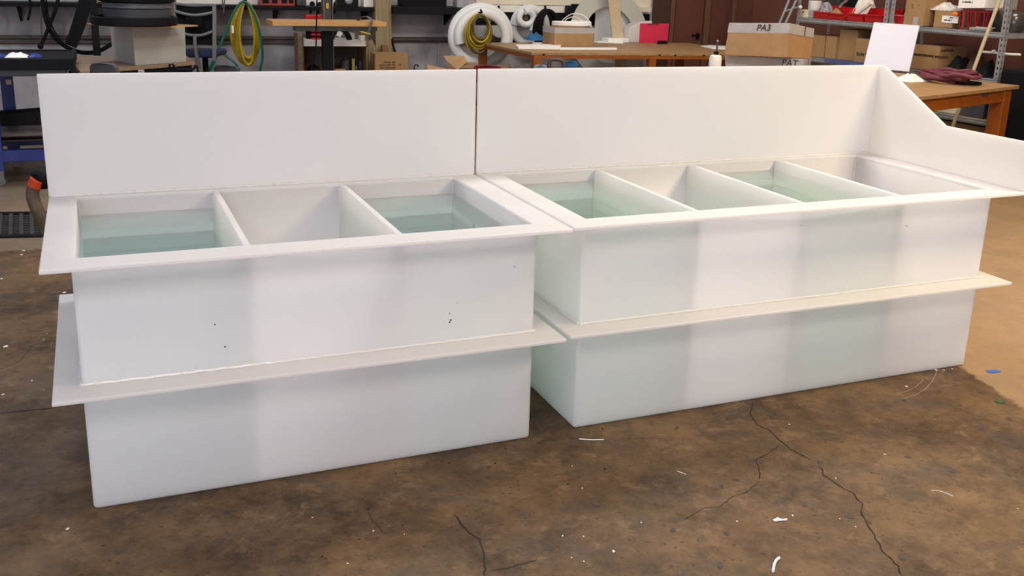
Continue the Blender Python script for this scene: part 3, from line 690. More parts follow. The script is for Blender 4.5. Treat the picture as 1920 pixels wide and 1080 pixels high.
m = MB(); q = R.rect(SD + .02, 163, 1.5, 183, 7); m.fbox(R, q[0], q[1], SD - .02, SD + .1, ZS, q[3] + .03); tag(mk('wood_block', m, CARD, bevel=.004), 'small tan wooden block on the wall shelf at left', 'block')

# bench at left with its boxes
zt = .85
A, B, Cc, Dd = pz(150, 133.5, zt), pz(365, 115.5, zt), pz(348, 103, zt), pz(122, 105, zt)
lb = thing('work_bench', 'bench with a plywood top carrying a grey box, behind the left tank', 'bench', ((A + B + Cc + Dd) / 4).to_3d() * 1 - Vector((0, 0, zt)))
m = MB(); m.prism([p - Vector((0, 0, .03)) for p in (A, B, Cc, Dd)], (0, 0, .03)); mk('benchtop', m, PLY, parent=lb, bevel=.003)
cen = (A + B + Cc + Dd) / 4
m = MB(); m.prism([cen + (p - cen) * .95 - Vector((0, 0, .12)) for p in (A, B, Cc, Dd)], (0, 0, .088)); mk('apron', m, BLACKM, parent=lb)
for p in (A, B, Cc, Dd):
    g = cen + (p - cen) * .9; m = MB(); m.box(g.x - .03, g.x + .03, g.y - .03, g.y + .03, 0, zt - .12); mk('leg', m, BLACKM, parent=lb, bevel=.003)
p0, p1, p3 = pz(253.5, 123, zt + .001), pz(350.5, 116, zt + .001), pz(211, 113, zt + .001)
p2 = p1 + p3 - p0; h = py(249, 50.5, p0.y).z - zt
m = MB()
e = .94
cb = (p0 + p2) / 2
def sc2(p, k, dz): return Vector((cb.x + (p.x - cb.x) * k, cb.y + (p.y - cb.y) * k, p.z + dz))
q4 = (p0, p1, p2, p3)
m.add([sc2(p, .985, 0) for p in q4] + [sc2(p, 1, h) for p in q4] + [sc2(p, .97, h) for p in q4] + [sc2(p, .955, .012) for p in q4],
      [(3, 2, 1, 0)] + [(i, (i + 1) % 4, (i + 1) % 4 + 4, i + 4) for i in range(4)] + [(i + 4, (i + 1) % 4 + 4, (i + 1) % 4 + 8, i + 8) for i in range(4)] + [(i + 8, (i + 1) % 4 + 8, (i + 1) % 4 + 12, i + 12) for i in range(4)] + [(12, 13, 14, 15)])
tag(mk('plastic_box', m, GBOX, bevel=.003), 'grey milky plastic box on the left bench, under a plywood sheet', 'box')
z1 = zt + .002 + h
a, b, c = pz(163, 43, z1 + .012), pz(251, 49.5, z1 + .012), pz(371, 47, z1 + .012)
d_ = a + c - b; d_ = b + (d_ - b) * .8
m = MB(); n = 6
edge = [a + (c - a) * t + (b - (a + c) / 2) * (1 - (2 * t - 1) ** 2) for t in [i / 10 for i in range(11)]]
m.prism([p - Vector((0, 0, .010)) for p in edge + [d_]], (0, 0, .010)); tag(mk('plywood_sheet', m, WOOD), 'thin plywood sheet lying on the grey plastic box', 'board')
ctr = (b * .32 + (a + c) / 2 * .68); zz = z1 + .0125
def tub(name, label, c, prof, matl, ring=None):
    m = MB(); m.lathe(c, prof, 40); return tag(mk(name, m, matl, smooth=True), label, 'tub')
cx = py(253, 45, ctr.y); cx.z = zz
k = ctr.y / FPX
tub('black_tray', 'wide round black tray at the bottom of the stack on the plywood', cx, [(73 * k, 0), (75.5 * k, .01), (75.5 * k, 14.5 * k), (70 * k, 15.5 * k), (70 * k, 9 * k)], BLACKM)
c2 = Vector((py(258, 30, ctr.y).x, ctr.y, zz + 9.5 * k))
tub('grey_tub', 'dark blue-grey round tub standing in the black tray', c2, [(56 * k, 0), (57.5 * k, .004), (59 * k, 20 * k), (50 * k, 20.5 * k)], DGREY)
c3 = Vector((c2.x, c2.y, c2.z + 20.6 * k))
tub('grey_tub', 'lighter grey lipped tub near the top of the stack on the plywood', c3, [(58 * k, 0), (60 * k, 1 * k), (59 * k, 2 * k), (59 * k, 7 * k), (60.5 * k, 8 * k), (60.5 * k, 9.5 * k), (50 * k, 10 * k)], mat('slate_plastic', (.12, .125, .14), .4))
c4 = Vector((c3.x, c3.y, c3.z + 10.2 * k))
tub('black_tub', 'black tub on top of the stack of round tubs', c4, [(60 * k, 0), (66 * k, 2 * k), (68 * k, 30 * k), (60 * k, 30 * k)], BLACK)

# office chairs
def office_chair(name, label, px, Y, vt, vb, full=True):
    a, b = py(px[0], vt, Y), py(px[1], vt, Y); wd = (b - a).length; ax = (b - a); ax.z = 0; ax.normalize(); nrm = Vector((-ax.y, ax.x, 0))
    c = (a + b) / 2; zb_ = py((px[0] + px[1]) / 2, vb, Y).z; zt_ = a.z
    t = thing(name, label, 'chair', (c.x, c.y, 0))
    def L(x, y, z): return Vector((c.x, c.y, 0)) + ax * x + nrm * y + Vector((0, 0, z))
    hw = wd / 2; H = zt_ - zb_
    m = MB()
    pts = [L(-hw + .03, 0, zb_), L(-hw + .014, -.01, zb_ + H * .4), L(-hw + .01, .02, zt_ - .03), L(-hw + .03, .02, zt_ - .008), L(0, .035, zt_ - .02), L(hw - .03, .02, zt_ - .008), L(hw - .01, .02, zt_ - .03), L(hw - .014, -.01, zb_ + H * .4), L(hw - .03, 0, zb_)]
    m.tube(pts, .021, 8, k=5, flat=.7); mk('back_frame', m, MGREY, parent=t, smooth=True)
    m = MB()
    for fz, sg in ((.80, .03), (.44, .045)):
        m.tube([L(-hw + .02, .0, zb_ + H * fz + sg), L(-hw * .4, -.01, zb_ + H * fz + .008), L(0, -.01, zb_ + H * fz), L(hw * .4, -.01, zb_ + H * fz + .008), L(hw - .02, 0, zb_ + H * fz + sg)], .014, 8, k=5)
    mk('back_bar', m, MGREY, parent=t, smooth=True)
    m = MB(); m.add([L(-hw + .02, .004, zb_ + H * .27), L(hw - .02, .004, zb_ + H * .27), L(hw - .02, .03, zt_ - .02), L(-hw + .02, .03, zt_ - .02), L(-hw + .02, .010, zb_ + H * .27), L(hw - .02, .010, zb_ + H * .27), L(hw - .02, .036, zt_ - .02), L(-hw + .02, .036, zt_ - .02)],
          [(0, 1, 2, 3), (7, 6, 5, 4), (0, 4, 5, 1), (1, 5, 6, 2), (2, 6, 7, 3), (3, 7, 4, 0)]); mk('mesh_panel', m, BLACK, parent=t)
    m = MB(); m.hexa([L(-hw * .4, -.03, zb_ + H * .58), L(hw * .4, -.03, zb_ + H * .58), L(hw * .4, -.012, zb_ + H * .58), L(-hw * .4, -.012, zb_ + H * .58)], [L(-hw * .4, -.03, zb_ + H * .76), L(hw * .4, -.03, zb_ + H * .76), L(hw * .4, -.012, zb_ + H * .76), L(-hw * .4, -.012, zb_ + H * .76)]); mk('lumbar_pad', m, BLACK, parent=t, bevel=.006)
    m = MB(); m.tube([L(0, -.012, zb_ + H * .45), L(0, -.02, zb_ + H * .22), L(0, .06, zb_ - .1)], .032, 8, flat=.5); mk('back_support', m, MGREY, parent=t, smooth=True)
    zs_ = zb_ + .015
    m = MB(); m.hexa([L(-.19, .04, zs_), L(.15, .04, zs_), L(.15, .5, zs_), L(-.19, .5, zs_)], [L(-.19, .04, zs_ + .07), L(.15, .04, zs_ + .07), L(.15, .5, zs_ + .06), L(-.19, .5, zs_ + .06)]); mk('seat', m, mat('seat_blue', (.015, .025, .08), .8), parent=t, bevel=.025, seg=3)
    m = MB(); m.tube([L(0, .26, .12), L(0, .26, zs_)], .028, 10, k=1); mk('gas_column', m, BLACK, parent=t, smooth=True)
    for i in range(5):
        g = 2 * PI * i / 5; e = L(.28 * math.sin(g), .26 + .28 * math.cos(g), .075)
        m = MB(); m.tube([L(0, .26, .12), e], .02, 6, k=1); mk('base_leg', m, BLACK, parent=t)
        m = MB(); m.lathe(e - Vector((0, 0, .045)) - ax * .012, [(.02, 0), (.028, .004), (.028, .02), (.02, .024)], 12, ax); mk('castor', m, BLACK, parent=t, smooth=True)
    for s_ in ():
        m = MB(); m.tube([L(s_ * .25, .3, zs_ + .03), L(s_ * .29, .3, zs_ + .08), L(s_ * .29, .3, zs_ + .19)], .016, 8); m.hexa([L(s_ * .29 - .03, .17, zs_ + .19), L(s_ * .29 + .03, .17, zs_ + .19), L(s_ * .29 + .03, .42, zs_ + .19), L(s_ * .29 - .03, .42, zs_ + .19)], [L(s_ * .29 - .03, .17, zs_ + .215), L(s_ * .29 + .03, .17, zs_ + .215), L(s_ * .29 + .03, .42, zs_ + .215), L(s_ * .29 - .03, .42, zs_ + .215)]); mk('armrest', m, DGREY, parent=t, smooth=True)
    return t
office_chair('office_chair', 'grey framed office chair with a mesh back facing the wall, behind the grey box', (324, 402), 9.5, 6, 112)
# low dark chair back and dome in front of the bench
def shell_back(name, label, u0, u1, vt, Y, matl, cat='chair', flat=.35):
    a, b = py(u0, vt, Y), py(u1, vt, Y); c = (a + b) / 2; hw = (b - a).length / 2
    t = thing(name, label, cat, (c.x, c.y, 0))
    top = c.z; n = 9; m = MB(); vs = []
    prof = [(-hw, top - .16), (-hw, top - .09), (-hw * .93, top - .03), (-hw * .75, top - .004), (0, top), (hw * .75, top - .004), (hw * .93, top - .03), (hw, top - .09), (hw, top - .16)]
    m.prism([Vector((c.x + x, c.y + .05 * (x / hw) ** 2, z)) for x, z in prof], (0, .045, 0)); mk('backrest', m, matl, parent=t, bevel=.012, seg=3)
    m = MB(); m.hexa([Vector((c.x + x, c.y + y, top - .36)) for x, y in ((-hw, .06), (hw, .06), (hw, .46), (-hw, .46))], [Vector((c.x + x, c.y + y, top - .30)) for x, y in ((-hw, .06), (hw, .06), (hw, .46), (-hw, .46))]); mk('seat', m, matl, parent=t, bevel=.02)
    for x in (-1, 1):
        for y in (.08, .42):
            m = MB(); m.tube([(c.x + x * hw * .9, c.y + y, top - .36), (c.x + x * hw * 1.05, c.y + y, .012)], .012, 8, k=1); mk('leg', m, GALVD, parent=t, smooth=True)
        m = MB(); m.tube([(c.x + x * hw * .8, c.y + .05, top - .1), (c.x + x * hw * .85, c.y + .08, top - .33)], .012, 8, k=1); mk('back_stay', m, GALVD, parent=t, smooth=True)
    return t
shell_back('plastic_chair', 'slate grey chair back just visible over the left end of the left tank', 160, 215, 118.5, 7.0, mat('slate_fabric', (.07, .075, .09), .7))
shell_back('plastic_chair', 'dark rounded chair back under the green hose', 396, 447, 123, 9.6, DGREY)
shell_back('plastic_chair', 'dark red chair back between the tanks and the orange-legged table', 884, 944, 122.5, 8.6, mat('red_vinyl', (.16, .008, .015), .4))
shell_back('plastic_chair', 'pale blue chair back under the left end of the orange-legged table', 1000, 1027, 122, 9.4, mat('pale_blue_seat', (.20, .33, .46), .6))
bc = shell_back('plastic_chair', 'blue upholstered chair with a brown arm under the orange-legged table', 1052, 1086, 115, 9.9, BLUEF)
a, b, c = py(1031, 114, 9.75), py(1045, 111.5, 9.75), py(1057, 117, 9.75)
m = MB(); m.tube([Vector((a.x, a.y, a.z - .12)), a, b, c, Vector((c.x + .01, c.y, c.z - .15))], .02, 8); mk('arm', m, mat('brown_arm', (.09, .055, .045), .5), parent=bc, smooth=True)
# clutter under the bench
q = R.rect(8.6, 259, 132, 271, 140); m = MB(); m.fbox(R, q[0], q[1], 8.6, 8.7, 0, q[3]); tag(mk('grey_carton', m, LGREY, bevel=.004), 'small grey carton under the left bench', 'box')
P = [py(u, v, 7.9) for u, v in ((316, 135), (335, 131), (360, 131.5), (372, 138))]
m = MB(); m.tube([Vector((P[0].x - .02, P[0].y, .02))] + P + [Vector((P[-1].x + .02, P[-1].y, .02))], .009, 8); tag(mk('cable', m, BLACK, smooth=True), 'black cable looping below the left bench', 'cable')

# yellow hose coil and the green hose
def hook(u, v, d, label, h=.05, back=WD):
    p = R.pd(u, v, d); m = MB(); m.tube([R.w(p.x, back - .002, p.z + .02), R.w(p.x, d - .05, p.z + .02), R.w(p.x, d - .07, p.z + .02 + h)], .012, 8, k=3); m.fbox(R, p.x - .02, p.x + .02, back - .016, back - .001, p.z - .04, p.z + .07)
    return tag(mk('wall_hook', m, BLACK, smooth=True), label, 'hook')
def coil(name, label, u, v, au, bv, d, loops, r, matl, seed=1, spread=.2, squeeze=.55, cat='hose', two=None, vs=None):
    rd = random.Random(seed); c = R.pd(u, v, d); k = R.w(*c).y / FPX
    t = thing(name, label, cat, R.w(c.x, d, c.z - bv * k))
    for i in range(loops):
        f = 1 - spread * i / max(1, loops - 1); m = MB(); pts = []
        ox, oz = rd.uniform(-.03, .03) * au * k * 2, 0; ph = rd.uniform(0, .2); fb = (f if vs is None else 1 - vs * rd.random()) * rd.uniform(.95, 1.03)
        for j in range(16):
            g = 2 * PI * j / 16 + ph
            x = math.sin(g) * au * k * f; z = math.cos(g)
            x *= 1 - squeeze * max(0, z) ** 2 * .8                      # narrow at the hook
            pts.append(R.w(c.x + x + ox, d - .012 - i * r * .9 + rd.uniform(-.006, .006), c.z + bv * k - (1 - z) * bv * k * fb + oz))
        m.tube(pts, r, 8, closed=True, k=4); mk('loop', m, two if (two and i % 2) else matl, parent=t, smooth=True)
    return t
hook(460, 4, SD - .04, 'black hook on the shelf edge holding the yellow and green hoses', back=SD)
coil('yellow_hose', 'coiled yellow hose hanging on the back wall beside the office chair', 461, 66, 26, 60, SD - .03, 12, .0115, YELLOW, seed=3, spread=.5, vs=.16)
gh = thing('green_hose', 'green hose hung over the hook with the yellow coil', 'hose', R.w(*R.pd(455, 130, SD - .18)))
P = [R.w(*R.pd(u, v, SD - .18)) for u, v in ((380, 150), (392, 130), (410, 92), (425, 55), (436, 28), (447, 10), (456, 3), (466, 8), (476, 25), (485, 52), (491, 85), (492, 108), (489, 125), (483, 150))]
m = MB(); m.tube(P, .0135, 8, k=5); mk('hose_tube', m, GREEN, parent=gh, smooth=True)
P = [R.w(*R.pd(u, v, SD - .21)) for u, v in ((388, 150), (400, 122), (411, 98), (425, 106), (441, 119), (448, 132), (450, 150))]
m = MB(); m.tube(P, .011, 8, k=5); mk('hose_tube', m, GREEN, parent=gh, smooth=True)
p = R.pd(436, 55, SD - .15); m = MB(); m.fbox(R, p.x - .012, p.x + .012, SD - .165, SD - .15, p.z - .04, p.z + .04); tag(mk('cable_tag', m, PAPER, bevel=.003), 'white tag on the left side of the yellow hose coil', 'tag')
m = MB(); p = R.pd(420, 4, SD - .03); q = R.pd(419, 25, SD - .03)
m.tube([R.w(p.x - .012, SD - .03, p.z + .1), R.w(q.x - .008, SD - .03, q.z + .06)], .006, 6, k=1); m.tube([R.w(p.x + .015, SD - .03, p.z + .1), R.w(q.x, SD - .03, q.z)], .007, 6, k=1)
tag(mk('screwdriver', m, GALVD, smooth=True), 'thin metal tool hanging from the shelf edge above the office chair', 'tool')

# standing table: dark column with a plank top
pt = thing('plank_table', 'height-adjustable table with a thick pale plank on a black column', 'table', R.w(R.pd(612, 60, 10.3).x, 10.3, 0))
q = R.rect(10.0, 511, 40.5, 725, 49.5); dpt = R.l(pz(497, 40.5, q[3])).y
m = MB(); m.fbox(R, q[0], q[1], 10.0, 10.42, q[2], q[3]); mk('plank_top', m, WOOD, parent=pt, bevel=.003)
q1 = R.rect(10.2, 605, 58, 622, 135)
m = MB(); m.fbox(R, q1[0], q1[1], 10.16, 10.26, .04, q[2] - .055); mk('column', m, BLACKM, parent=pt, bevel=.004)
m = MB(); m.fbox(R, q1[0] - .35, q1[1] + .35, 10.05, 10.37, 0, .04); mk('foot', m, BLACKM, parent=pt, bevel=.006)
q2 = R.rect(10.2, 608, 50, 704, 58); m = MB(); m.fbox(R, q2[0] - .3, q2[1], 10.13, 10.29, q[2] - .055, q[2] - .001); mk('cross_arm', m, GALVD, parent=pt, bevel=.004)
q3 = R.rect(10.5, 607, -30, 620, 40)
mt = thing('machine_mast', 'dark steel mast with a yellow tag rising behind the plank table', 'mast', R.w((q3[0] + q3[1]) / 2, 10.52, 0))
m = MB(); m.fbox(R, q3[0], q3[1], 10.46, 10.56, 0, q3[3]); mk('mast', m, mat('mast_steel', (.055, .053, .05), .45, metal=.3), parent=mt, bevel=.004)
m = MB(); m.fbox(R, q3[1] + .004, q3[1] + .012, 10.45, 10.57, 0, q3[3]); m.fbox(R, q3[0] - .014, q3[0] - .002, 10.45, 10.57, 0, q3[3]); mk('side_rail', m, GALVD, parent=mt)
g = R.rect(10.46, 611, 6, 616, 16); m = MB(); m.fbox(R, g[0], g[1], 10.45, 10.458, g[2], g[3]); mk('yellow_tag', m, mat('tag_yellow', (.6, .36, .02), .5), parent=mt)
hung('black_cable', 'black cable hanging down in front of the plank table', 'cable', [(594, -20), (594, 20), (593, 55), (592.5, 85), (590, 105), (585, 122), (582, 140)], 9.9, .007, BLACK)

# plywood storage unit behind it
q = R.rect(10.75, 566, 58, 690, 140)
zsh, zs1 = R.pd(640, 87, 10.75).z, R.pd(640, 76, 10.75).z
su = thing('storage_unit', 'plywood storage unit with a white-edged shelf behind the plank table', 'cabinet', R.w((q[0] + q[1]) / 2, 11.0, 0))
for s_ in (q[0] - .0, q[1] - .02):
    m = MB(); m.fbox(R, s_, s_ + .02, 10.75, 11.2, 0, zs1 + .05); mk('side_panel', m, CARDD, parent=su)
m = MB(); m.fbox(R, q[0] + .02, q[1] - .02, 11.18, 11.2, 0, zs1 + .02); mk('back_panel', m, mat('brown_board', (.10, .075, .062), .7), parent=su)
m = MB(); m.fbox(R, q[0] + .02, q[1] - .02, 10.76, 11.18, zsh, zs1); mk('shelf', m, WHITEP, parent=su)
zlo = max(.12, R.pd(640, 140, 10.75).z)
m = MB(); m.fbox(R, q[0] + .02, q[1] - .02, 10.76, 11.18, zlo - .02, zlo); mk('shelf', m, CARDD, parent=su)
qq = R.rect(10.78, 558, 60, 566, 135); m = MB(); m.fbox(R, qq[0], qq[1], 10.74, 10.765, 0, qq[3]); tag(mk('plywood_offcut', m, PLY), 'narrow plywood offcut leaning on the left of the storage unit', 'board')
# on its shelf
rs = thing('power_tool', 'red power tool with stacked black and red jaws on the shelf under the plank', 'tool', R.w(*(R.pd(590, 76, 10.9).xy), zs1 + .001))
for v0, v1, u0, u1 in ((28, 40, 573, 606), (54, 60, 582, 602), (63, 67, 584, 602), (71, 75, 585, 602)):
    g = R.rect(10.85, u0, v0, u1, v1); m = MB(); m.fbox(R, g[0], g[1], 10.85, 10.95, g[2], g[3]); mk('red_jaw', m, RED, parent=rs, bevel=.012)
g = R.rect(10.85, 578, 32, 608, 76); m = MB(); m.fbox(R, g[0], g[1], 10.955, 11.02, zs1 + .001, g[3]); mk('black_body', m, BLACK, parent=rs, bevel=.01)
def item(name, label, cat, u0, u1, v0, d, zb_, matl, dp=.1, bev=.006, F=R, lathe=None, group=None):
    g = F.rect(d, u0, v0, u1, v0 + 4); m = MB()
    if lathe:
        rr = (g[1] - g[0]) / 2; h = g[3] - zb_
        m.lathe(F.w((g[0] + g[1]) / 2, d + rr, zb_), [(rr * a, h * b) for a, b in lathe], 18); o = mk(name, m, matl, smooth=True)
    else: m.fbox(F, g[0], g[1], d, d + dp, zb_, g[3]); o = mk(name, m, matl, bevel=bev)
    return tag(o, label, cat, group)
BOT = [(.92, 0), (1, .03), (1, .7), (.9, .82), (.4, .9), (.4, 1), (.1, 1)]
zs = zs1 + .001
P = [R.w(*R.pd(u, v, 10.85)) for u, v in ((622, 73), (624, 63), (636, 58), (648, 60), (654, 70), (655, 74.5))]
m = MB(); m.tube(P, .03, 10); tag(mk('angle_grinder', m, BLACK, smooth=True), 'black curved power tool on the white-edged shelf', 'tool')
p = R.pd(636, 63, 10.8); m = MB(); m.hexa([R.w(p.x - .035, 10.79, p.z - .015), R.w(p.x + .01, 10.79, p.z - .04), R.w(p.x + .01, 10.795, p.z - .04), R.w(p.x - .035, 10.795, p.z - .015)], [R.w(p.x - .01, 10.79, p.z + .035), R.w(p.x + .04, 10.79, p.z + .01), R.w(p.x + .04, 10.795, p.z + .01), R.w(p.x - .01, 10.795, p.z + .035)]); tag(mk('white_card', m, PAPER), 'small white card on the black power tool', 'card')
item('white_carton', 'white carton at the right end of the white-edged shelf', 'box', 676, 689, 67.5, 10.78, zs, PAPER, .1)
item('olive_case', 'olive green case under the right half of the plank', 'case', 664, 690, 57.5, 10.95, zs, mat('olive', (.10, .09, .02), .6), .12)
item('clear_carton', 'pale label box behind the black power tool', 'box', 653, 665, 57, 10.93, zs, LGREY, .1)
sw = thing('handsaw', 'saw with a yellow handle hanging from a grey strap over the plank', 'saw', R.w(*R.pd(685, 62, 10.6)))
P = [R.w(*R.pd(u, v, 10.7)) for u, v in ((675, 59.5), (685, 62), (694, 64.5))]; m = MB(); m.tube(P, .018, 8, flat=.6); mk('handle', m, mat('handle_yellow', (.62, .44, .02), .4), parent=sw, smooth=True)
m = MB(); m.prism([R.w(*R.pd(u, v, 10.72)) for u, v in ((655, 58), (676, 58), (676, 66), (655, 60))], R.w(0, .003, 0) - R.w(0, 0, 0)); mk('blade', m, GALVD, parent=sw)
P = [R.w(*R.pd(u, v, d)) for u, v, d in ((668, 40, 10.35), (677, 33, 10.2), (688, 31, 10.08), (695, 36, 9.985), (697, 42, 9.98), (694, 52, 9.98), (691, 62, 9.99))]
m = MB(); m.tube(P, .019, 8, flat=.25); tag(mk('strap', m, mat('grey_webbing', (.14, .13, .125), .7), smooth=True), 'grey webbing strap looped over the right end of the plank', 'strap')
zl = zlo + .001
item('dark_bottle', 'dark blue-grey canister, left of two inside the storage unit', 'canister', 640, 660, 108, 10.9, zl, DGREY, lathe=BOT)
item('dark_bottle', 'dark blue-grey canister, right of two inside the storage unit', 'canister', 671, 683, 110, 10.9, zl, DGREY, lathe=BOT)
item('spirit_level', 'yellow-green upright level between the two canisters', 'level', 660, 665.5, 110, 10.85, zl, mat('level_green', (.40, .38, .09), .5), .03)
item('small_jar', 'small green jar beside the yellow-green level', 'jar', 666, 671, 122, 10.84, zl, mat('jar_green', (.12, .16, .08), .5), lathe=BOT)
item('wood_offcut', 'small pale wood offcut inside the storage unit', 'block', 629, 648, 130, 10.8, zl, WOOD, .08)
item('orange_tool', 'orange cylinder just left of the black column', 'tool', 603, 607, 126, 10.8, zl, ORANGE, lathe=BOT)
crumple('black_bag', 'black bag lying in the bottom of the storage unit, left side', 'bag', R, 573, 604, 120, 10.95, zl, BLACK, 12, .25)

# timber post, cartons
q = R.rect(11.0, 704, -20, 729, 100)
m = MB(); m.fbox(R, q[0], q[1] + .0, 11.0, 11.14, 0, q[3]); m.fbox(R, q[1], q[1] + .035, 11.02, 11.14, 0, q[3]); tag(mk('timber_post', m, POST, bevel=.004), 'weathered timber post beside the storage unit', 'post')
m = MB(); P = [R.pd(u, v, 10.98) for u, v in ((690, 76), (698, 74), (707, 95), (707, 140), (692, 140))]; m.prism([R.w(p.x, 10.98, max(p.z, .0)) for p in P], R.w(0, .02, 0) - R.w(0, 0, 0)); zmin = min(p.z for p in P)
o = tag(mk('board_offcut', m, POST), 'timber board leaning against the foot of the post', 'board'); 
m = MB(); q = R.rect(10.9, 717, 85, 727, 105); m.fbox(R, q[0], q[1], 10.9, 10.97, 0, q[3]); tag(mk('orange_block', m, mat('rust_wood', (.24, .10, .03), .6), bevel=.003), 'rust-brown wooden block behind the cardboard box at the post', 'block')
def print_lines(par, F, d, s0, z0, rows, matl=PRINT, ch=.016, seed=1):      # rows of too-blurred-to-read box printing
    rd = random.Random(seed)
    for i, (x, n, dz) in enumerate(rows):
        m = MB(); s = s0 + x
        for j in range(n):
            wd = ch * rd.uniform(.5, .8); m.fbox(F, s, s + wd, d - .002, d - .0003, z0 - dz, z0 - dz + ch * rd.uniform(.85, 1.1)); s += wd + ch * (.22 if rd.random() < .8 else .7)
        mk('print_line', m, matl, parent=par)
def carton(label, F, s0, s1, d0, d1, z0, z1, matl=CARD, tape=None, name='cardboard_box', seam=True, group=None, openf=False):
    t = thing(name, label, 'box', F.w((s0 + s1) / 2, (d0 + d1) / 2, z0), group)
    m = MB(); m.fbox(F, s0, s1, d0, d1, z0, z1 - .004); mk('box_body', m, matl, parent=t, bevel=.004)
    dm_ = (d0 + d1) / 2
    for a, b in ((d0, dm_ - .002), (dm_ + .002, d1)):
        m = MB(); m.fbox(F, s0 + .001, s1 - .001, a, b, z1 - .0038, z1); mk('flap', m, matl, parent=t)
    if tape == 'band':
        h = (z1 - z0) * .3; e = .0012
        m = MB()
        for b in ((s0 - e, s1 + e, d0 - e, d0 - .0002), (s0 - e, s0 - .0002, d0, d1), (s1 + .0002, s1 + e, d0, d1)): m.fbox(F, *b, z1 - h, z1 + e)
        mk('packing_tape', m, TAPE, parent=t)
    elif tape == 'seam':
        sm = (s0 + s1) / 2; m = MB(); m.fbox(F, sm - .025, sm + .025, d0 - .0012, d0 - .0002, z1 - .08, z1); m.fbox(F, sm - .025, sm + .025, d0, d1, z1 + .0002, z1 + .0012); mk('packing_tape', m, matl, parent=t)
    return t
q = R.rect(10.6, 703, 100.5, 765, 160)
t = carton('cardboard box with rows of dark printing at the foot of the timber post', R, q[0], q[1], 10.6, 10.8, 0, q[3])
k = 10.9 / FPX
print_lines(t, R, 10.6, q[0] + 17 * k, q[3] - 17 * k, [(0, 9, 0), (-8 * k, 12, 5 * k), (-8 * k, 12, 10 * k), (-3 * k, 9, 14.5 * k), (2 * k, 7, 19 * k), (28 * k, 2, 4.5 * k), (31 * k, 1, 4.5 * k)])
hung('black_cable', 'pair of black cables hanging right of the timber post', 'cable', [(733, 74), (737, 85), (741, 100), (743, 120), (744, 140)], WD - .05, .012, BLACK)
hung('wire_hook', 'bent black wire standing against the wall right of the printed box', 'wire', [(776, 140), (776.5, 128), (778, 122), (783, 122), (784, 126)], WD - .08, .006, BLACK)
# ------------------------------------------------------------------ hoses and rings on the back wall, right half
def spiral(name, label, u, v, r0, r1, turns, start, d, rt, matl, flat=1.0, dd=-.05, cat='hose', ex=1.0):
    c = R.pd(u, v, d); k = R.w(*c).y / FPX; P = []; n = int(turns * 20)
    for i in range(n + 1):
        t = i / n; g = start + 2 * PI * turns * t; r = (r0 + (r1 - r0) * t) * k
        P.append(R.w(c.x + r * ex * math.cos(g), d + dd * t, c.z + r * math.sin(g)))
    m = MB(); m.tube(P, rt * k, 12, k=2, flat=flat, axis=R.w(0, 1, 0) - R.w(0, 0, 0))
    o = tag(mk(name, m, matl, smooth=True), label, cat); return o, P
o, P = spiral('white_tubing', 'large coil of wide milky white tubing on the wall, around the yellow and black hose', 897, 68, 56.5, 41, 1.95, 3.75, SD - .2, 9.5, WPIPE, flat=.8, dd=-.13, ex=1.08)
m = MB(); e_ = P[-1]; t_v = (P[-1] - P[-3]).normalized(); 
hook(897, 27, SD - .34, 'black wall hook holding the yellow and black hose', .03)
coil('striped_hose', 'yellow and black striped hose coiled inside the large white tubing', 896, 65, 25, 36, SD - .42, 8, .0145, YELLOW, seed=9, spread=.4, squeeze=.25, two=mat('black_yellow_stripe', (.09, .07, .006), .5))
spiral('white_tubing', 'medium coil of milky white tubing with a small white coil hung over it', 992, 49, 32, 30, 1.3, 1.2, WD - .12, 7.2, WPIPE, flat=.8, dd=-.06, ex=1.02)
spiral('white_tubing', 'small thick coil of white tubing hanging in the top of the medium coil', 985.5, 33, 12.5, 12, 1.08, 1.5, WD - .26, 6, WPIPE, flat=1, dd=-.05, ex=1.1)
m = MB(); P = [R.w(*R.pd(u, v, WD - .24)) for u, v in ((985, 27), (986, 22), (987, 30), (985, 38))]; m.tube(P, .032, 8); tag(mk('brown_plug', m, TUBEB, smooth=True), 'brown roll inside the small white coil', 'roll')
hung('white_tubing', 'straight length of white tubing crossing the medium coil', 'tube', [(1008, 30), (1003, 42), (997, 58)], WD - .3, .035, WPIPE)
spiral('black_tubing', 'thin dark coil between the large and medium white coils', 935, 50, 21, 20, 2.0, 0, WD - .06, 1.6, DGREY, dd=-.04, ex=1.0)
for i, (u, v, a, b) in enumerate(((1022, 58, 24, 36), (1020, 60, 19, 33), (1028, 62, 18, 34))):
    pass
coil('black_hose', 'black hose coil hanging right of the medium white coil', 1022, 55, 22, 34, WD - .34, 7, .02, BLACK, seed=21, spread=.35, squeeze=.2)
crumple('blue_bag', 'blue plastic bag behind the cardboard box on the table', 'bag', R, 988, 1018, 60, 10.75, .93, BLUEF, 31, .25)
for i, (u, lab) in enumerate(((935, 'left'), (980, 'middle'), (1022, 'right'))):
    p = R.pd(u, 16, WD - .03); m = MB(); q = R.rect(WD - .03, u - 1.2, 10.5, u + 1.2, 23); m.fbox(R, q[0], q[1], WD - .05, WD - .019, q[2], q[3]); tag(mk('wall_peg', m, BLACK, bevel=.003), '%s of the three black pegs on the white panel above the coils' % lab, 'peg')
q = R.rect(WD - .15, 1066, 11, 1090, 25); m = MB(); m.fbox(R, q[0], q[1], WD - .15, WD - .04, q[2] - .05, q[3]); m.fbox(R, q[0] + .08, q[1], WD - .15, WD - .04, q[3], q[3] + .02); tag(mk('black_box', m, BLACKM, bevel=.004), 'black box on the wall partly behind the big pale ring', 'box')
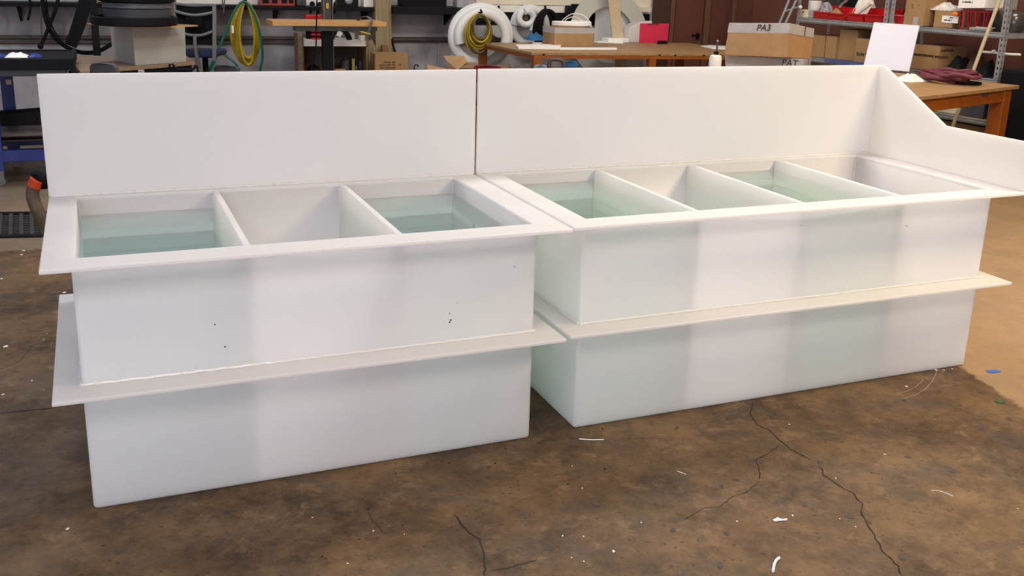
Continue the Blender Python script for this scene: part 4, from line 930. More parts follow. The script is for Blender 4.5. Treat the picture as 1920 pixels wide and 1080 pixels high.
# big pale ring leaning on the wall
c = R.pd(1143, 66, WD - .25); k = R.w(*c).y / FPX; m = MB(); n = 56; vs = []
for i in range(n):
    g = 2 * PI * i / n
    for r, dd in ((80, 0), (50, 0), (50, .012), (80, .012)): vs.append(R.w(c.x + r * k * 1.0 * math.cos(g), WD - .25 + dd + .10 * (math.sin(g) * r / 80), c.z + r * k * math.sin(g)))
fs = []
for i in range(n):
    j = (i + 1) % n
    for a in range(4): fs.append((4 * i + a, 4 * i + (a + 1) % 4, 4 * j + (a + 1) % 4, 4 * j + a))
m.add(vs, fs); tag(mk('plastic_ring', m, GPIPE, bevel=.002), 'large flat pale plastic ring leaning against the wall behind the table', 'ring')
zr = c.z - 80 * k
m = MB(); m.fbox(R, c.x - .3, c.x + .3, WD - .42, WD - .12, 0, zr - .002); tag(mk('wooden_crate', m, CARDD, bevel=.004), 'wooden crate under the large pale ring', 'crate')
# milky sheet and plank in front of it
m = MB(); vs = []; n = 10
s0, s1 = R.pd(1117, 50, WD - .1).x, R.pd(1204, 50, WD - .1).x; zt_ = R.pd(1135, 4, WD - .1).z
for i in range(n + 1):
    a = i / n; dd = .05 * math.sin(PI * a)
    for e in (0, .006): vs += [R.w(s0 + (s1 - s0) * a, WD - .075 - dd + e, 0), R.w(s0 + (s1 - s0) * a, WD - .075 - dd + e, zt_ - .05 * a)]
fs = [(0, 1, 3, 2), (4 * n, 4 * n + 2, 4 * n + 3, 4 * n + 1)]
for i in range(n):
    b = 4 * i; fs += [(b, b + 4, b + 5, b + 1), (b + 2, b + 3, b + 7, b + 6), (b + 1, b + 5, b + 7, b + 3), (b, b + 2, b + 6, b + 4)]
m.add(vs, fs); tag(mk('milky_sheet', m, WPIPE, smooth=True), 'curved milky white sheet standing behind the table, in the opening of the big ring', 'sheet')
a, b = R.pd(1149, -12, 11.0), R.pd(1159, 76, 10.9)
pb_ = R.w(b.x, b.y, b.z); pa = R.w(a.x, a.y, a.z); pe = pb_ + (pb_ - pa) * (b.z / (a.z - b.z))
m = MB(); m.bar(pe, pa + (pa - pe) * .3, .145, .018, up=R.w(0, 1, 0) - R.w(0, 0, 0)); tag(mk('wooden_plank', m, mat('pale_plank', (.55, .44, .29), .6, streak=(14, 14, 1)), bevel=.002), 'pale wooden plank leaning in front of the big ring', 'plank')

# ------------------------------------------------------------------ orange-legged bench in the middle
ZT = .9
A, B, Cc, Dd, Ee = pz(997, 98.5, ZT), pz(1420, 101, ZT), pz(1345, 88, ZT), pz(1290, 80.5, ZT), pz(897, 79.5, ZT)
ob = thing('work_table', 'wide workshop table with orange legs and a worn wooden top, in the middle', 'table', Vector((A.x + B.x + Dd.x + Ee.x, A.y + B.y + Dd.y + Ee.y, 0)) / 4)
m = MB(); m.prism([p - Vector((0, 0, .028)) for p in (A, B, Cc, Dd, Ee)], (0, 0, .028)); mk('tabletop', m, WOODT, parent=ob, bevel=.003)
def inset(p, k=.02): c_ = (A + B + Dd + Ee) / 4; return c_ + (p - c_) * (1 - k)
ia, ib, ic, ie = inset(A), inset(B), inset(Dd), inset(Ee)
hA = py(997, 110, A.y).z
for p, q in ((ia, ib), (ib, ic), (ic, ie), (ie, ia)):
    mm = MB(); a = p.copy(); b = q.copy(); a.z = b.z = (hA + ZT - .029) / 2; mm.bar(a, b, .04, ZT - .029 - hA); mk('apron', mm, ORANGE, parent=ob)
def at_u(p, q, u):                                        # point of the edge p-q that is seen at column u
    lo, hi = 0.0, 1.0
    for _ in range(40):
        t = (lo + hi) / 2; x = p.lerp(q, t) - EYEP; uu = 960 + FPX * x.dot(_R) / x.dot(_F)
        if uu < u: lo = t
        else: hi = t
    return p.lerp(q, lo)
for g in (ia.lerp(ib, .012), at_u(ia, ib, 1222), ib.lerp(ia, .02), ie.lerp(ia, .04), ic.lerp(ie, .03)):
    m = MB(); m.fbox(R, *(lambda l: (l.x - .042, l.x + .042, l.y - .036, l.y + .036))(R.l(g)), 0, hA + .02); mk('leg', m, ORANGE, parent=ob, bevel=.004)
for f in (.05, .55, .62, .75):
    g = A.lerp(B, f); l = R.l(g); m = MB(); m.fbox(R, l.x - .012, l.x + .012, l.y - .006, l.y + .004, ZT - .03, ZT - .012); mk('bolt_head', m, CRACK, parent=ob)
Z1 = ZT + .001
def flat(name, label, pix, h, matl, cat='sheet', z=Z1):
    P = [pz(u, v, z) for u, v in pix]; m = MB(); m.prism(P, (0, 0, h)); return tag(mk(name, m, matl, bevel=min(.002, h / 4)), label, cat)
flat('white_sheet', 'stack of white sheets at the front left corner of the middle table', [(966, 87), (972, 92), (1050, 93), (1052, 88), (1040, 86)], .022, PAPER)
flat('white_sheet', 'long narrow white sheet at the front edge of the middle table', [(1050, 93.8), (1157, 93.8), (1156, 91), (1046, 90.5)], .012, PAPER, z=Z1 + .0)
flat('white_sheet', 'white sheet behind the cardboard box on the middle table', [(998, 82.5), (1012, 84), (1025, 81), (1010, 80)], .012, PAPER)
flat('white_sheet', 'white sheet right of the cardboard box on the middle table', [(1111, 79), (1120, 80.5), (1169, 82), (1168, 80), (1130, 77.5)], .008, PAPER)
flat('white_sheet', 'pointed white sheet at the right end of the middle table', [(1314, 87.5), (1335, 92), (1372, 93.5), (1372, 88), (1330, 86)], .01, PAPER)
# cardboard box with a taped edge and coil of tube
a, b = pz(1041.5, 88.3, Z1), pz(1111, 88, Z1); c_ = pz(1011.5, 84.5, Z1)
lx, ly = R.l(a), R.l(b); d0 = min(lx.y, ly.y); s0, s1 = lx.x, ly.x; dp = .33; hgt = py(1075, 53, a.y).z - ZT
bx = carton('taped cardboard box with white tubing on top, on the middle table', R, s0 - .015, s1, d0, d0 + dp, Z1, ZT + hgt, tape='band')
cen = R.w((s0 + s1) / 2 + .02, d0 + dp * .45, ZT + hgt)
wt = thing('white_tube', 'white plastic tube coiled on top of the taped cardboard box', 'tube', cen)
m = MB()
P = [cen + Vector((.21 * math.cos(g), .13 * math.sin(g), .018 + .012 * (g / 6.3))) for g in [2 * PI * i / 12 for i in range(40)]]
m.tube(P, .013, 8, k=2); mk('tube_coil', m, PAPER, parent=wt, smooth=True)
for pts, nm in ((((1048, 53), (1055, 38), (1068, 28), (1080, 25.5), (1094, 29), (1104, 38), (1109, 52)), 0), (((1052, 53), (1056, 43), (1064, 35), (1075, 32), (1088, 36), (1097, 44), (1103, 53)), 1)):
    Y = cen.y - .05 + .08 * nm; P = [py(u, v, Y) for u, v in pts]; P[0].z = max(P[0].z, cen.z + .012); P[-1].z = max(P[-1].z, cen.z + .012)
    m = MB(); m.tube(P, .0055, 6, k=4); mk('tube_loop', m, PAPER, parent=wt, smooth=True)
# white blocks and the pink sheet
q = R.rect(R.l(pz(1200, 80, Z1)).y, 1196, 44, 1245, 80); db = R.l(pz(1200, 80, Z1)).y
m = MB(); m.fbox(R, q[0] + .03, q[1] + .06, db, db + .015, Z1, q[3]); o = tag(mk('pink_sheet', m, PINK, bevel=.002), 'bright pink sheet standing on the middle table in front of a white block', 'sheet')
q2 = R.rect(db - .002, 1214, 43.5, 1234, 47); m = MB()
rd = random.Random(4); x = q2[0]
while x < q2[1]: wd = .012 * rd.uniform(.7, 1.1); m.fbox(R, x, x + wd, db - .002, db - .0003, q2[2], q2[3] - .003); x += wd + .004
mk('print_line', m, WINE, parent=o)
q3 = R.rect(db + .02, 1180, 42, 1222, 80)
m = MB(); m.add([R.w(s, d, z) for s, d, z in ((q3[0], db + .022, Z1), (q3[1], db + .022, Z1), (q3[1], db + .25, Z1), (q3[0], db + .25, Z1), (q3[0], db + .022, q3[3] - .07), (q3[0] + .16, db + .022, q3[3] + .01), (q3[1], db + .022, q3[3] + .02), (q3[1], db + .25, q3[3] + .01), (q3[0] + .16, db + .25, q3[3]), (q3[0], db + .25, q3[3] - .08))],
      [(3, 2, 1, 0), (0, 1, 6, 5, 4), (1, 2, 7, 6), (2, 3, 9, 8, 7), (3, 0, 4, 9), (4, 5, 8, 9), (5, 6, 7, 8)])
tag(mk('white_block', m, PP, bevel=.008), 'white plastic block with a sloping shoulder behind the pink sheet', 'block')
m = MB(); q4 = R.rect(db + .03, 1139, 72, 1192, 78.5); m.fbox(R, q4[0], q3[0] - .004, db + .01, db + .2, Z1, max(q4[3], Z1 + .03)); tag(mk('white_slab', m, PAPER, bevel=.003), 'white slab lying left of the white block on the middle table', 'slab')
flat('black_remote', 'black handset lying right of the pink sheet', [(1232, 82.5), (1251, 82.5), (1251, 80), (1234, 80)], .025, BLACK, 'handset')
m = MB(); q = R.rect(db + .3, 1177, 45, 1186, 72); m.fbox(R, q[0], q[1], db + .28, db + .32, Z1, q[3]); tag(mk('dark_board', m, BLACKM, bevel=.003), 'dark board behind the left side of the white block', 'board')
# open cartons on the floor behind the left tank
def open_carton(label, Y, front, flaps, hz):
    P = [py(u, v, Y) for u, v in front]; c_ = (P[0] + P[1]) / 2; t = thing('cardboard_box', label, 'box', (c_.x, c_.y + .2, 0))
    z = P[0].z; x0, x1 = P[0].x, P[1].x
    m = MB(); m.box(x0, x1, Y, Y + .006, 0, z); m.box(x0, x1, Y + .4, Y + .406, 0, z); m.box(x0, x0 + .006, Y + .006, Y + .4, 0, z); m.box(x1 - .006, x1, Y + .006, Y + .4, 0, z); m.box(x0 + .006, x1 - .006, Y + .006, Y + .4, 0, .006); mk('box_body', m, CARD, parent=t)
    for pix, off, ml in flaps:
        Q4 = [py(u, v, Y + o) for (u, v), o in zip(pix, off)]; m = MB(); m.prism(Q4, (0, .005, .003)); mk('flap', m, ml, parent=t)
open_carton('open cardboard box with a tall raised flap, behind the join of the tanks', 9.9, ((838, 134), (892, 134)), [(((832, 105.5), (870, 105.5), (875, 117), (858, 131), (840, 117)), (.4, .4, .3, .05, .3), CARD), (((864, 117.5), (895, 117.5), (893, 128), (858, 128)), (.42, .42, .1, .1), CARDD), (((834, 117), (858, 131), (856, 134), (843, 134)), (.0, .0, 0, 0), CARDD)], .4)
open_carton('low open cardboard box with a drooping flap, left of the tall-flapped box', 9.3, ((803, 136), (838, 136)), [(((801, 122), (843, 131), (838, 134), (802, 132)), (.3, .0, 0, 0), CARD), (((799, 116), (802, 120), (802, 130), (799, 127)), (.35, .35, .1, .1), CARDD)], .4)
open_carton('cardboard box with dark crooked flaps behind the red chair', 10.6, ((930, 132), (958, 132)), [(((932, 122), (936, 121), (939, 124), (957, 121.5), (956, 131), (930, 131)), (.1, .1, .1, .1, 0, 0), CARDD)], .4)
hung('cable_end', 'small white plug hanging under the left end of the middle table', 'plug', [(986, 121), (989, 121.5), (991, 122)], 9.75, .008, PAPER)

# ------------------------------------------------------------------ bench behind the right tank with the taped cartons
def hexa_box(label, near, zb_, tape_h, pts, label_txt):
    # pts: (u, v_bottom, v_top, Y) for left, corner, right
    Bm = []; Tp = []
    for u0, v0, u1, v1, Y in pts:
        b = py(u0, v0, Y); t_ = py(u1, v1, Y); Bm.append(b); Tp.append(t_)
    Bm.append(Bm[0] + Bm[2] - Bm[1]); Tp.append(Tp[0] + Tp[2] - Tp[1])
    return Bm, Tp
def taped_box(label, pts, frac, seed, zb_=None):
    Bm, Tp = hexa_box(label, 0, 0, 0, pts, '')
    if zb_ is not None:
        for b in Bm: b.z = zb_
    base = sum(Bm, Vector()) / 4
    t = thing('cardboard_box', label, 'box', base)
    md = [b.lerp(p, 1 - frac) for b, p in zip(Bm, Tp)]
    m = MB(); m.hexa(Bm, Tp); mk('box_body', m, CARD, parent=t, bevel=.004)
    out = lambda p, c_: p + Vector(((p.x - c_.x), (p.y - c_.y), 0)).normalized() * .004
    c1 = sum(Tp, Vector()) / 4
    m = MB()
    lo = [out(p, c1) for p in md]; hi = [out(p, c1) + Vector((0, 0, .001)) for p in Tp]
    m.add(lo + hi, [(i, (i + 1) % 4, (i + 1) % 4 + 4, i + 4) for i in range(4)] + [(4, 5, 6, 7)]); mk('packing_tape', m, TAPE, parent=t)
    # a second, narrower strip round the corner and a flap edge
    cm = sum(Tp, Vector()) / 4
    m = MB(); a, b = Tp[1].lerp(Tp[2], .62), md[1].lerp(md[2], .62); w_ = (Tp[2] - Tp[1]).normalized(); nn = w_.cross(Vector((0, 0, 1)))
    off = nn * .006 if (nn.dot(EYEP - a) > 0) else -nn * .006
    m.prism([a + off, b + off, b + off + w_ * .008, a + off + w_ * .008], -off * .5); mk('tape_edge', m, INK, parent=t)
    return t, Bm, Tp
pat, B2, T2 = taped_box('lower taped carton lettered PAT on the table behind the right tank', ((1362, 150, 1360, 104.5, 8.0), (1500, 154, 1506, 110.5, 7.75), (1514, 153, 1521, 109.5, 8.35)), .42, 1, .901)
pa3, B3, T3 = taped_box('upper taped carton lettered PA3, topmost of the two', ((1357, 103, 1368, 43, 7.95), (1474, 108, 1480, 43.3, 7.7), (1520.5, 110, 1526, 54, 8.0)), .30, 2)
def letter(t, Bm, Tp, s, u, v, px):
    ex = (Tp[1] - Tp[0]).normalized(); ey = ((Tp[0] + Tp[1]) - (Bm[0] + Bm[1])).normalized(); n = ex.cross(ey).normalized()
    r = ray(u, v); q = Tp[0]; P = EYEP + r * ((q - EYEP).dot(n) / r.dot(n)); k = P.y / FPX
    if n.dot(EYEP - P) < 0: n = -n
    text(s, px * k / .70, INK, t, P + n * .009, ex, ey, shear=.15)
letter(pa3, B3, T3, 'PA3', 1418.5, 57, 11)
# white label under PAT
ex = (T2[1] - T2[0]).normalized(); ey = ((T2[0] + T2[1]) - (B2[0] + B2[1])).normalized(); nrm = ex.cross(ey).normalized()
def onp(u, v, e=.007):
    r = ray(u, v); P = EYEP + r * ((T2[0] - EYEP).dot(nrm) / r.dot(nrm)); return P + (nrm if nrm.dot(EYEP - P) > 0 else -nrm) * e
m = MB(); m.prism([onp(1441, 126), onp(1506, 126), onp(1507, 112), onp(1442, 110)], nrm * .0008); mk('paper_label', m, LGREY, parent=pat)
letter(pat, B2, T2, 'PAT', 1465, 123, 11.5)
# squeeze bottle
Yb = 7.7; k = Yb / FPX; c_ = py(1340.5, 123, Yb); zb_ = .901
sb = thing('squeeze_bottle', 'white squeeze bottle with a black nozzle behind the right tank', 'bottle', (c_.x, c_.y, zb_))
zt_ = py(1341, 103, Yb).z
m = MB(); m.lathe((c_.x, c_.y, zb_), [(10.6 * k, 0), (11.6 * k, .008), (11.4 * k, zt_ - zb_ - 6 * k), (10 * k, zt_ - zb_ - 1.5 * k), (7 * k, zt_ - zb_), (4 * k, zt_ - zb_ + .5 * k)], 24); mk('bottle_body', m, mat('bottle_white', (.72, .72, .66), .4, var=.03), parent=sb, smooth=True)
m = MB(); m.lathe((c_.x + .5 * k, c_.y, zt_), [(4.4 * k, 0), (4.4 * k, 6 * k), (3 * k, 6.4 * k)], 16); cp_ = mk('cap', m, BLACK, parent=sb, smooth=True)
m = MB(); m.lathe((c_.x + 1.2 * k, c_.y, zt_ + 6 * k), [(1.9 * k, 0), (1.5 * k, 17 * k), (1.6 * k, 18 * k)], 12); nz_ = mk('nozzle', m, DGREY, parent=sb, smooth=True)
m = MB(); m.lathe((c_.x + 1.2 * k, c_.y, zt_ + 24 * k), [(1.5 * k, 0), (1.9 * k, .8 * k), (1.7 * k, 2.2 * k), (.6 * k, 3 * k)], 12); mk('nozzle_tip', m, LGREY, parent=nz_, smooth=True)
m = MB(); m.lathe((py(1355, 123, 7.72).x, 7.72, .901), [(7 * k, 0), (7 * k, 10 * k), (5 * k, 11.5 * k), (4 * k, 14 * k), (2 * k, 16 * k)], 16); tag(mk('dark_jar', m, mat('dark_jar', (.05, .035, .03), .3), smooth=True), 'small dark jar between the squeeze bottle and the cartons', 'jar')
# ------------------------------------------------------------------ steel shelving along the right-hand wall
DS = 8.08; DB = 8.6
zT = Q.pd(1690, 47, DS).z; zM = Q.pd(1570, 113, DS).z; zL = Q.pd(1795, 217, DS).z
sA = Q.pd(1495, 30, DS).x; sB = Q.pd(1669, 30, DS).x; sC = Q.pd(1876, 120, DS).x
sh = thing('steel_shelving', 'galvanised steel shelving with slotted uprights along the right wall', 'shelving', Q.w((sA + sC) / 2, (DS + DB) / 2, 0))
def upright(s, d, face):
    # angle post with real slots: two flanges made of strips and rungs
    H = 2.2; W_ = .045; P_ = .05; n = int(H / P_); vs = []; fs = []
    def quad(a, b, c, d_): i = len(vs); vs.extend((a, b, c, d_)); fs.append((i, i + 1, i + 2, i + 3))
    for fl in (0, 1):
        def pt(x, z): return Q.w(s + x * face, d, z) if fl == 0 else Q.w(s, d + x, z)
        for x0, x1 in ((0, .015), (.028, W_)): quad(pt(x0, 0), pt(x1, 0), pt(x1, H), pt(x0, H))
        for i in range(n): quad(pt(.015, i * P_), pt(.028, i * P_), pt(.028, i * P_ + .028), pt(.015, i * P_ + .028))
    m = MB(); m.add(vs, fs); o = mk('upright', m, GALV, parent=sh); so = o.modifiers.new('gauge', 'SOLIDIFY'); so.thickness = .002
    return o
for s, f in ((sA, 1), (sB - .03, -1), (sB + .005, 1), (sC, -1)):
    upright(s, DS - .004, f); upright(s, DB - .05, f)
for z in (zT, zM, zL, .10):
    for a, b in ((sA + .003, sB - .035), (sB + .01, sC - .003)):
        m = MB()
        m.fbox(Q, a, b, DS + .001, DS + .006, z - .052, z - .012); m.fbox(Q, a, b, DS - .012, DS + .001, z - .040, z - .018); m.fbox(Q, a, b, DS - .008, DS + .02, z - .012, z - .002); mk('beam', m, GALV, parent=sh, bevel=.002)
        m = MB(); m.fbox(Q, a, b, DB - .05, DB - .045, z - .052, z - .002); mk('beam', m, GALV, parent=sh)
        m = MB(); m.fbox(Q, a, b, DS + .021, DB - .052, z - .02, z - .001); mk('shelf_deck', m, GALVD if z != zL else CARDD, parent=sh)
for s in (sA, sC):
    for z in (zT, zM, zL): m = MB(); m.fbox(Q, s - .002, s + .003, DS + .045, DB - .06, z - .05, z - .005); mk('end_beam', m, GALV, parent=sh)
# slanted trestle at its left end
tr = thing('trestle', 'grey tubular trestle leaning at the left end of the steel shelving', 'trestle', Q.w(Q.pd(1475, 42, DS).x, DS, 0))
for (a, b) in (((1483, -8), (1460, 48)), ((1497, -8), (1471, 48))):
    p, q = Q.pd(*a, DS - .06), Q.pd(*b, DS - .12); p, q = Q.w(*p), Q.w(*q); e = q + (q - p) * (q.z / (p.z - q.z)) * .998; m = MB(); m.tube([p + (p - q) * .6, e], .0135, 8, k=1); mk('leg', m, GALV, parent=tr, smooth=True)
m = MB(); m.tube([Q.w(*Q.pd(1472, 21.5, DS - .085)), Q.w(*Q.pd(1500, 12, DS - .085))], .0125, 8, k=1); mk('cross_tube', m, GALV, parent=tr, smooth=True)
m = MB(); m.blob(Q.w(*Q.pd(1501, 13.5, DS - .085)), .02, .02, .02, 0, 10); mk('end_cap', m, PAPER, parent=tr, smooth=True)
ZT1 = zT
def sit(name, label, cat, u0, u1, v0, matl, d=DS + .05, dp=.18, z=None, bev=.004, lathe=None, group=None):
    return item(name, label, cat, u0, u1, v0, d, ZT1 if z is None else z, matl, dp, bev, Q, lathe, group)
sit('paper_roll', 'white paper roll on a small cream carton at the left end of the top shelf', 'roll', 1511, 1529, 1, PAPER, d=DS + .16, lathe=[(.98, 0), (1, .02), (1, .98), (.95, 1)])
o = sit('cream_carton', 'small cream carton with a dark mark at the left end of the top shelf', 'carton', 1498.5, 1516, 18, IVORY, dp=.08)
p = Q.pd(1506, 22.5, DS + .05); m = MB(); m.lathe(Q.w(p.x, DS + .0495, p.z), [(.011, 0), (.010, .0015)], 10, Q.w(0, -1, 0) - Q.w(0, 0, 0)); mk('logo', m, PRINT, parent=o)
sit('grey_carton', 'small grey carton between the cream carton and the first red bin', 'carton', 1516.5, 1525, 18.5, LGREY, dp=.08)
# red picking bins
def bin_(label, u0, u1, vb, vf, vback):
    s0, s1 = Q.pd(u0, (vf + vb) / 2, DS + .03).x + .003, Q.pd(u1, (vf + vb) / 2, DS + .03).x - .003
    um = (u0 + u1) / 2; hf = max(.05, Q.pd(um, vf, DS + .03).z - ZT1); hb = max(hf + .06, Q.pd(um, vback, DS + .18).z - ZT1)
    t = thing('storage_bin', label, 'bin', Q.w((s0 + s1) / 2, DS + .15, ZT1 + .001), 'red open-fronted bins on the top steel shelf')
    z0 = ZT1 + .001; d0, d1 = DS + .03, DS + .3; w_ = .004
    m = MB(); m.fbox(Q, s0 + .008, s1 - .008, d0 + .02, d1, z0, z0 + w_); mk('bin_floor', m, RED, parent=t)
    m = MB(); m.hexa([Q.w(s0 + .008, d0 + .02, z0), Q.w(s1 - .008, d0 + .02, z0), Q.w(s1 - .008, d0 + .024, z0), Q.w(s0 + .008, d0 + .024, z0)], [Q.w(s0, d0, z0 + hf), Q.w(s1, d0, z0 + hf), Q.w(s1, d0 + .005, z0 + hf), Q.w(s0, d0 + .005, z0 + hf)])
    m.fbox(Q, s0, s1, d0 - .006, d0 + .006, z0 + hf - .012, z0 + hf); mk('bin_front', m, RED, parent=t, bevel=.002)
    m = MB(); m.fbox(Q, s0, s1, d1 - .005, d1, z0, z0 + hb); mk('bin_back', m, RED, parent=t)
    for s in (s0, s1 - .005):
        m = MB(); pr = [(d0, hf), (d0 + .02, 0), (d1 - .005, 0), (d1 - .005, hb), (d0 + .11, hb), (d0 + .07, hf)]
        m.prism([Q.w(s, d, z0 + z) for d, z in pr], Q.w(.005, 0, 0) - Q.w(0, 0, 0)); mk('bin_side', m, RED, parent=t)
    return t
for a in (('red bin holding a grey plastic bag, leftmost of the row on the top shelf', 1525, 1552.5, 28, 22, 10), ('red bin filled with a brown wad, second from the left on the top shelf', 1553.5, 1583, 31, 25, 13), ('red bin under the white rag on the top shelf', 1588, 1617.5, 33, 25.5, 15), ('empty red bin just left of the middle uprights on the top shelf', 1619.5, 1655, 37, 28, 17), ('red bin just right of the middle uprights, behind a cream carton', 1676, 1692, 39, 29, 16)): bin_(*a)
crumple('plastic_bag', 'crumpled grey plastic bag in the leftmost red bin', 'bag', Q, 1538, 1562, 4, DS + .17, ZT1 + .008, BAG, 41, .16)
crumple('brown_wad', 'brown padding sticking out of the second red bin', 'padding', Q, 1555, 1582, 15.5, DS + .11, ZT1 + .008, CARD, 42, .12)
o = crumple('white_rag', 'white rag bundle spilling from the red bins on the top shelf', 'rag', Q, 1603, 1646, -8, DS + .2, ZT1 + .008, CLOTH, 43, .2)
m = MB(); P = [Q.w(*Q.pd(u, v, DS + .05)) for u, v in ((1634, 4), (1622, 14), (1614, 20), (1610, 23.5))]; m.tube(P, lambda t: .03 - .012 * t, 8); mk('rag_tail', m, CLOTH, parent=o, smooth=True)
sit('black_bag', 'black bag standing behind the red bins on the top shelf', 'bag', 1580, 1606, -6, BLACK, d=DS + .35, dp=.12, bev=.03)
sit('dark_case', 'dark case standing behind the leftmost red bins', 'case', 1545, 1574, -4, mat('dark_case', (.035, .03, .03), .6), d=DS + .36, dp=.12, bev=.02)
m = MB(); P = [Q.w(*Q.pd(u, v, DS + .1)) for u, v in ((1592, -6), (1586, 2), (1579, 8), (1575, 14))]; m.tube(P, .024, 8, flat=.4); tag(mk('grey_strap', m, LGREY, smooth=True), 'grey padded strap hanging over the second red bin', 'strap')
sit('cream_carton', 'small cream carton right of the middle uprights', 'carton', 1671, 1694, 28.5, IVORY, dp=.1)
sit('clear_box', 'clear plastic box beside the tall cardboard box on the top shelf', 'box', 1694.5, 1702, 25, sheet_plastic('clear_box', (.45, .42, .42), (.6, .6, .6), .3), dp=.18)
sit('dark_carton', 'dark carton leaning behind the cream carton near the middle uprights', 'box', 1683, 1699, 12, mat('dark_brown', (.06, .04, .035), .6), d=DS + .3, dp=.15)
def qcarton(label, u0, u1, v0, d, dp, z, tape='seam', matl=CARD, s_in=0, group=None):
    g = Q.rect(d, u0, v0, u1, v0 + 5); return carton(label, Q, g[0], g[1], d, d + dp, z, max(g[3], z + .06), matl, tape, group=group), g
t, g = qcarton('tall cardboard box on the top shelf right of the middle uprights', 1701, 1738, -14, DS + .03, .3, ZT1 + .001, None)
m = MB(); a = Q.rect(DS + .028, 1712, 32, 1721, 42); m.fbox(Q, a[0], a[1], DS + .0285, DS + .0298, ZT1 + .004, a[3]); mk('packing_tape', m, TAPE, parent=t)
for u0, v0, u1, v1 in ((1708, 8, 1713, 9), (1710, 9, 1711, 14), (1709, 14, 1713, 15), (1722, 8.5, 1723, 12)):
    a = Q.rect(DS + .028, u0, v0, u1, v1); m = MB(); m.fbox(Q, a[0], a[1], DS + .0285, DS + .0298, a[2], a[3]); mk('print_mark', m, PRINT, parent=t)
t, g = qcarton('low cardboard box with paper padding and a white label on the top shelf', 1753, 1788, 20.5, DS + .06, .28, ZT1 + .001, None)
a = Q.rect(DS + .058, 1766, 30, 1797, 43); m = MB(); m.fbox(Q, a[0], a[1], DS + .056, DS + .0595, a[2], a[3]); mk('paper_label', m, PAPER, parent=t)
print_lines(t, Q, DS + .056, a[0] + .03, a[3] - .02, [(.055, 4, 0), (0, 8, .024)], INK, ch=.011, seed=8)
crumple('packing_paper', 'printed white packing paper bulging from the low cardboard box', 'paper', Q, 1754, 1800, 5, DS + .2, g[3] + .001, mat('printed_paper', (.62, .60, .56), .6, var=.35, scale=30), 44, .2)
# basket, white carton, helmet, tray
bk = thing('basket', 'dark red openwork basket under the white carton on the top shelf', 'basket', Q.w(Q.pd(1823, 42, DS + .1).x, DS + .12, ZT1))
a = Q.rect(DS + .03, 1799, 20, 1852, 43); z0, z1 = ZT1 + .001, max(a[3], ZT1 + .1)
m = MB(); m.fbox(Q, a[0] + .02, a[1] - .02, DS + .04, DS + .3, z0, z0 + .006); mk('basket_floor', m, WINE, parent=bk)
BM = mat('basket_red', (.22, .008, .012), .4)
m = MB(); m.ring((0, 1, 0, 1), (.04, .96, .04, .96), z1 - .015, z1)
m.v = [Q.w(a[0] + p.x * (a[1] - a[0]), DS + .03 + p.y * .28, p.z) for p in m.v]; mk('basket_rim', m, BM, parent=bk)
n = 7
for i in range(n + 1):
    s = a[0] + (a[1] - a[0]) * i / n; sb_ = a[0] + .02 + (a[1] - a[0] - .04) * ((i + (1 if i % 2 == 0 else -1) * .5) / n if 0 < i < n else i / n)
    for d_ in (DS + .035, DS + .3): m = MB(); m.bar(Q.w(sb_, d_ + .004, z0), Q.w(s, d_, z1 - .01), .022, .008); mk('basket_bar', m, BM, parent=bk)
m = MB(); m.fbox(Q, a[0] + .02, a[1] - .02, DS + .3, DS + .306, z0, z1 - .02); m.fbox(Q, a[0] + .016, a[1] - .016, DS + .034, DS + .042, z0, z0 + .022); mk('basket_side', m, WINE, parent=bk)
g = Q.rect(DS + .02, 1798, -20, 1848, 17)
wc = thing('white_carton', 'white carton with dark printing resting on the red basket', 'box', Q.w((g[0] + g[1]) / 2, DS + .15, z1 + .001))
zc_ = max(g[2], z1 + .002); Bq = [Q.w(s, d, z) for s, d, z in ((g[0], DS + .02, zc_), (g[1], DS + .02, zc_ + .015), (g[1], DS + .28, zc_ + .015), (g[0], DS + .28, zc_))]
m = MB(); m.hexa(Bq, [b + Vector((0, 0, .2)) for b in Bq]); mk('box_body', m, PAPER, parent=wc, bevel=.003)
kk = 8.9 / FPX
print_lines(wc, Q, DS + .02, g[0] + 7 * kk, zc_ + 17 * kk, [(0, 11, 0), (2 * kk, 8, 6 * kk)], INK, ch=.013, seed=3)
g = Q.rect(DS + .12, 1849, -20, 1903, 18); m = MB(); m.fbox(Q, g[0] + .01, g[1], DS + .2, DS + .32, ZT1 + .17, ZT1 + .42)
g2 = Q.rect(DS + .14, 1849, 17, 1906, 46); rr = (g2[1] - g2[0]) / 2; hh = g2[3] - ZT1
hm = thing('helmet', 'shiny dark silver dome beside the red basket on the top shelf', 'helmet', Q.w((g2[0] + g2[1]) / 2, DS + .14 + .12, ZT1))
mm = MB(); mm.lathe(Q.w((g2[0] + g2[1]) / 2, DS + .26, ZT1 + .002), [(rr * .82, 0), (rr * .95, hh * .15), (rr, hh * .4), (rr * .96, hh * .65), (rr * .8, hh * .88), (rr * .5, hh * .98), (rr * .1, hh)], 28)
c0 = Q.w((g2[0] + g2[1]) / 2, DS + .26, 0)
for p in mm.v:
    l = Q.l(p); l.y = (DS + .26) + (l.y - DS - .26) * .75; q_ = Q.w(l.x, l.y, l.z); p.x, p.y = q_.x, q_.y
mk('helmet_shell', mm, LIDGE, parent=hm, smooth=True)
o = sit('grey_tote', 'pale grey translucent tote standing behind the silver dome', 'box', 1852, 1904, -18, mat('tote_grey', (.33, .30, .29), .4), d=DS + .44, dp=.06)
g = Q.rect(DS - .03, 1816, 46, 1856, 52); m = MB(); m.fbox(Q, g[0], g[1], DS - .02, DS + .022, ZT1 + .001, ZT1 + .03); tag(mk('metal_tray', m, GALV, bevel=.006), 'small metal tray at the front edge of the top shelf below the basket', 'tray')
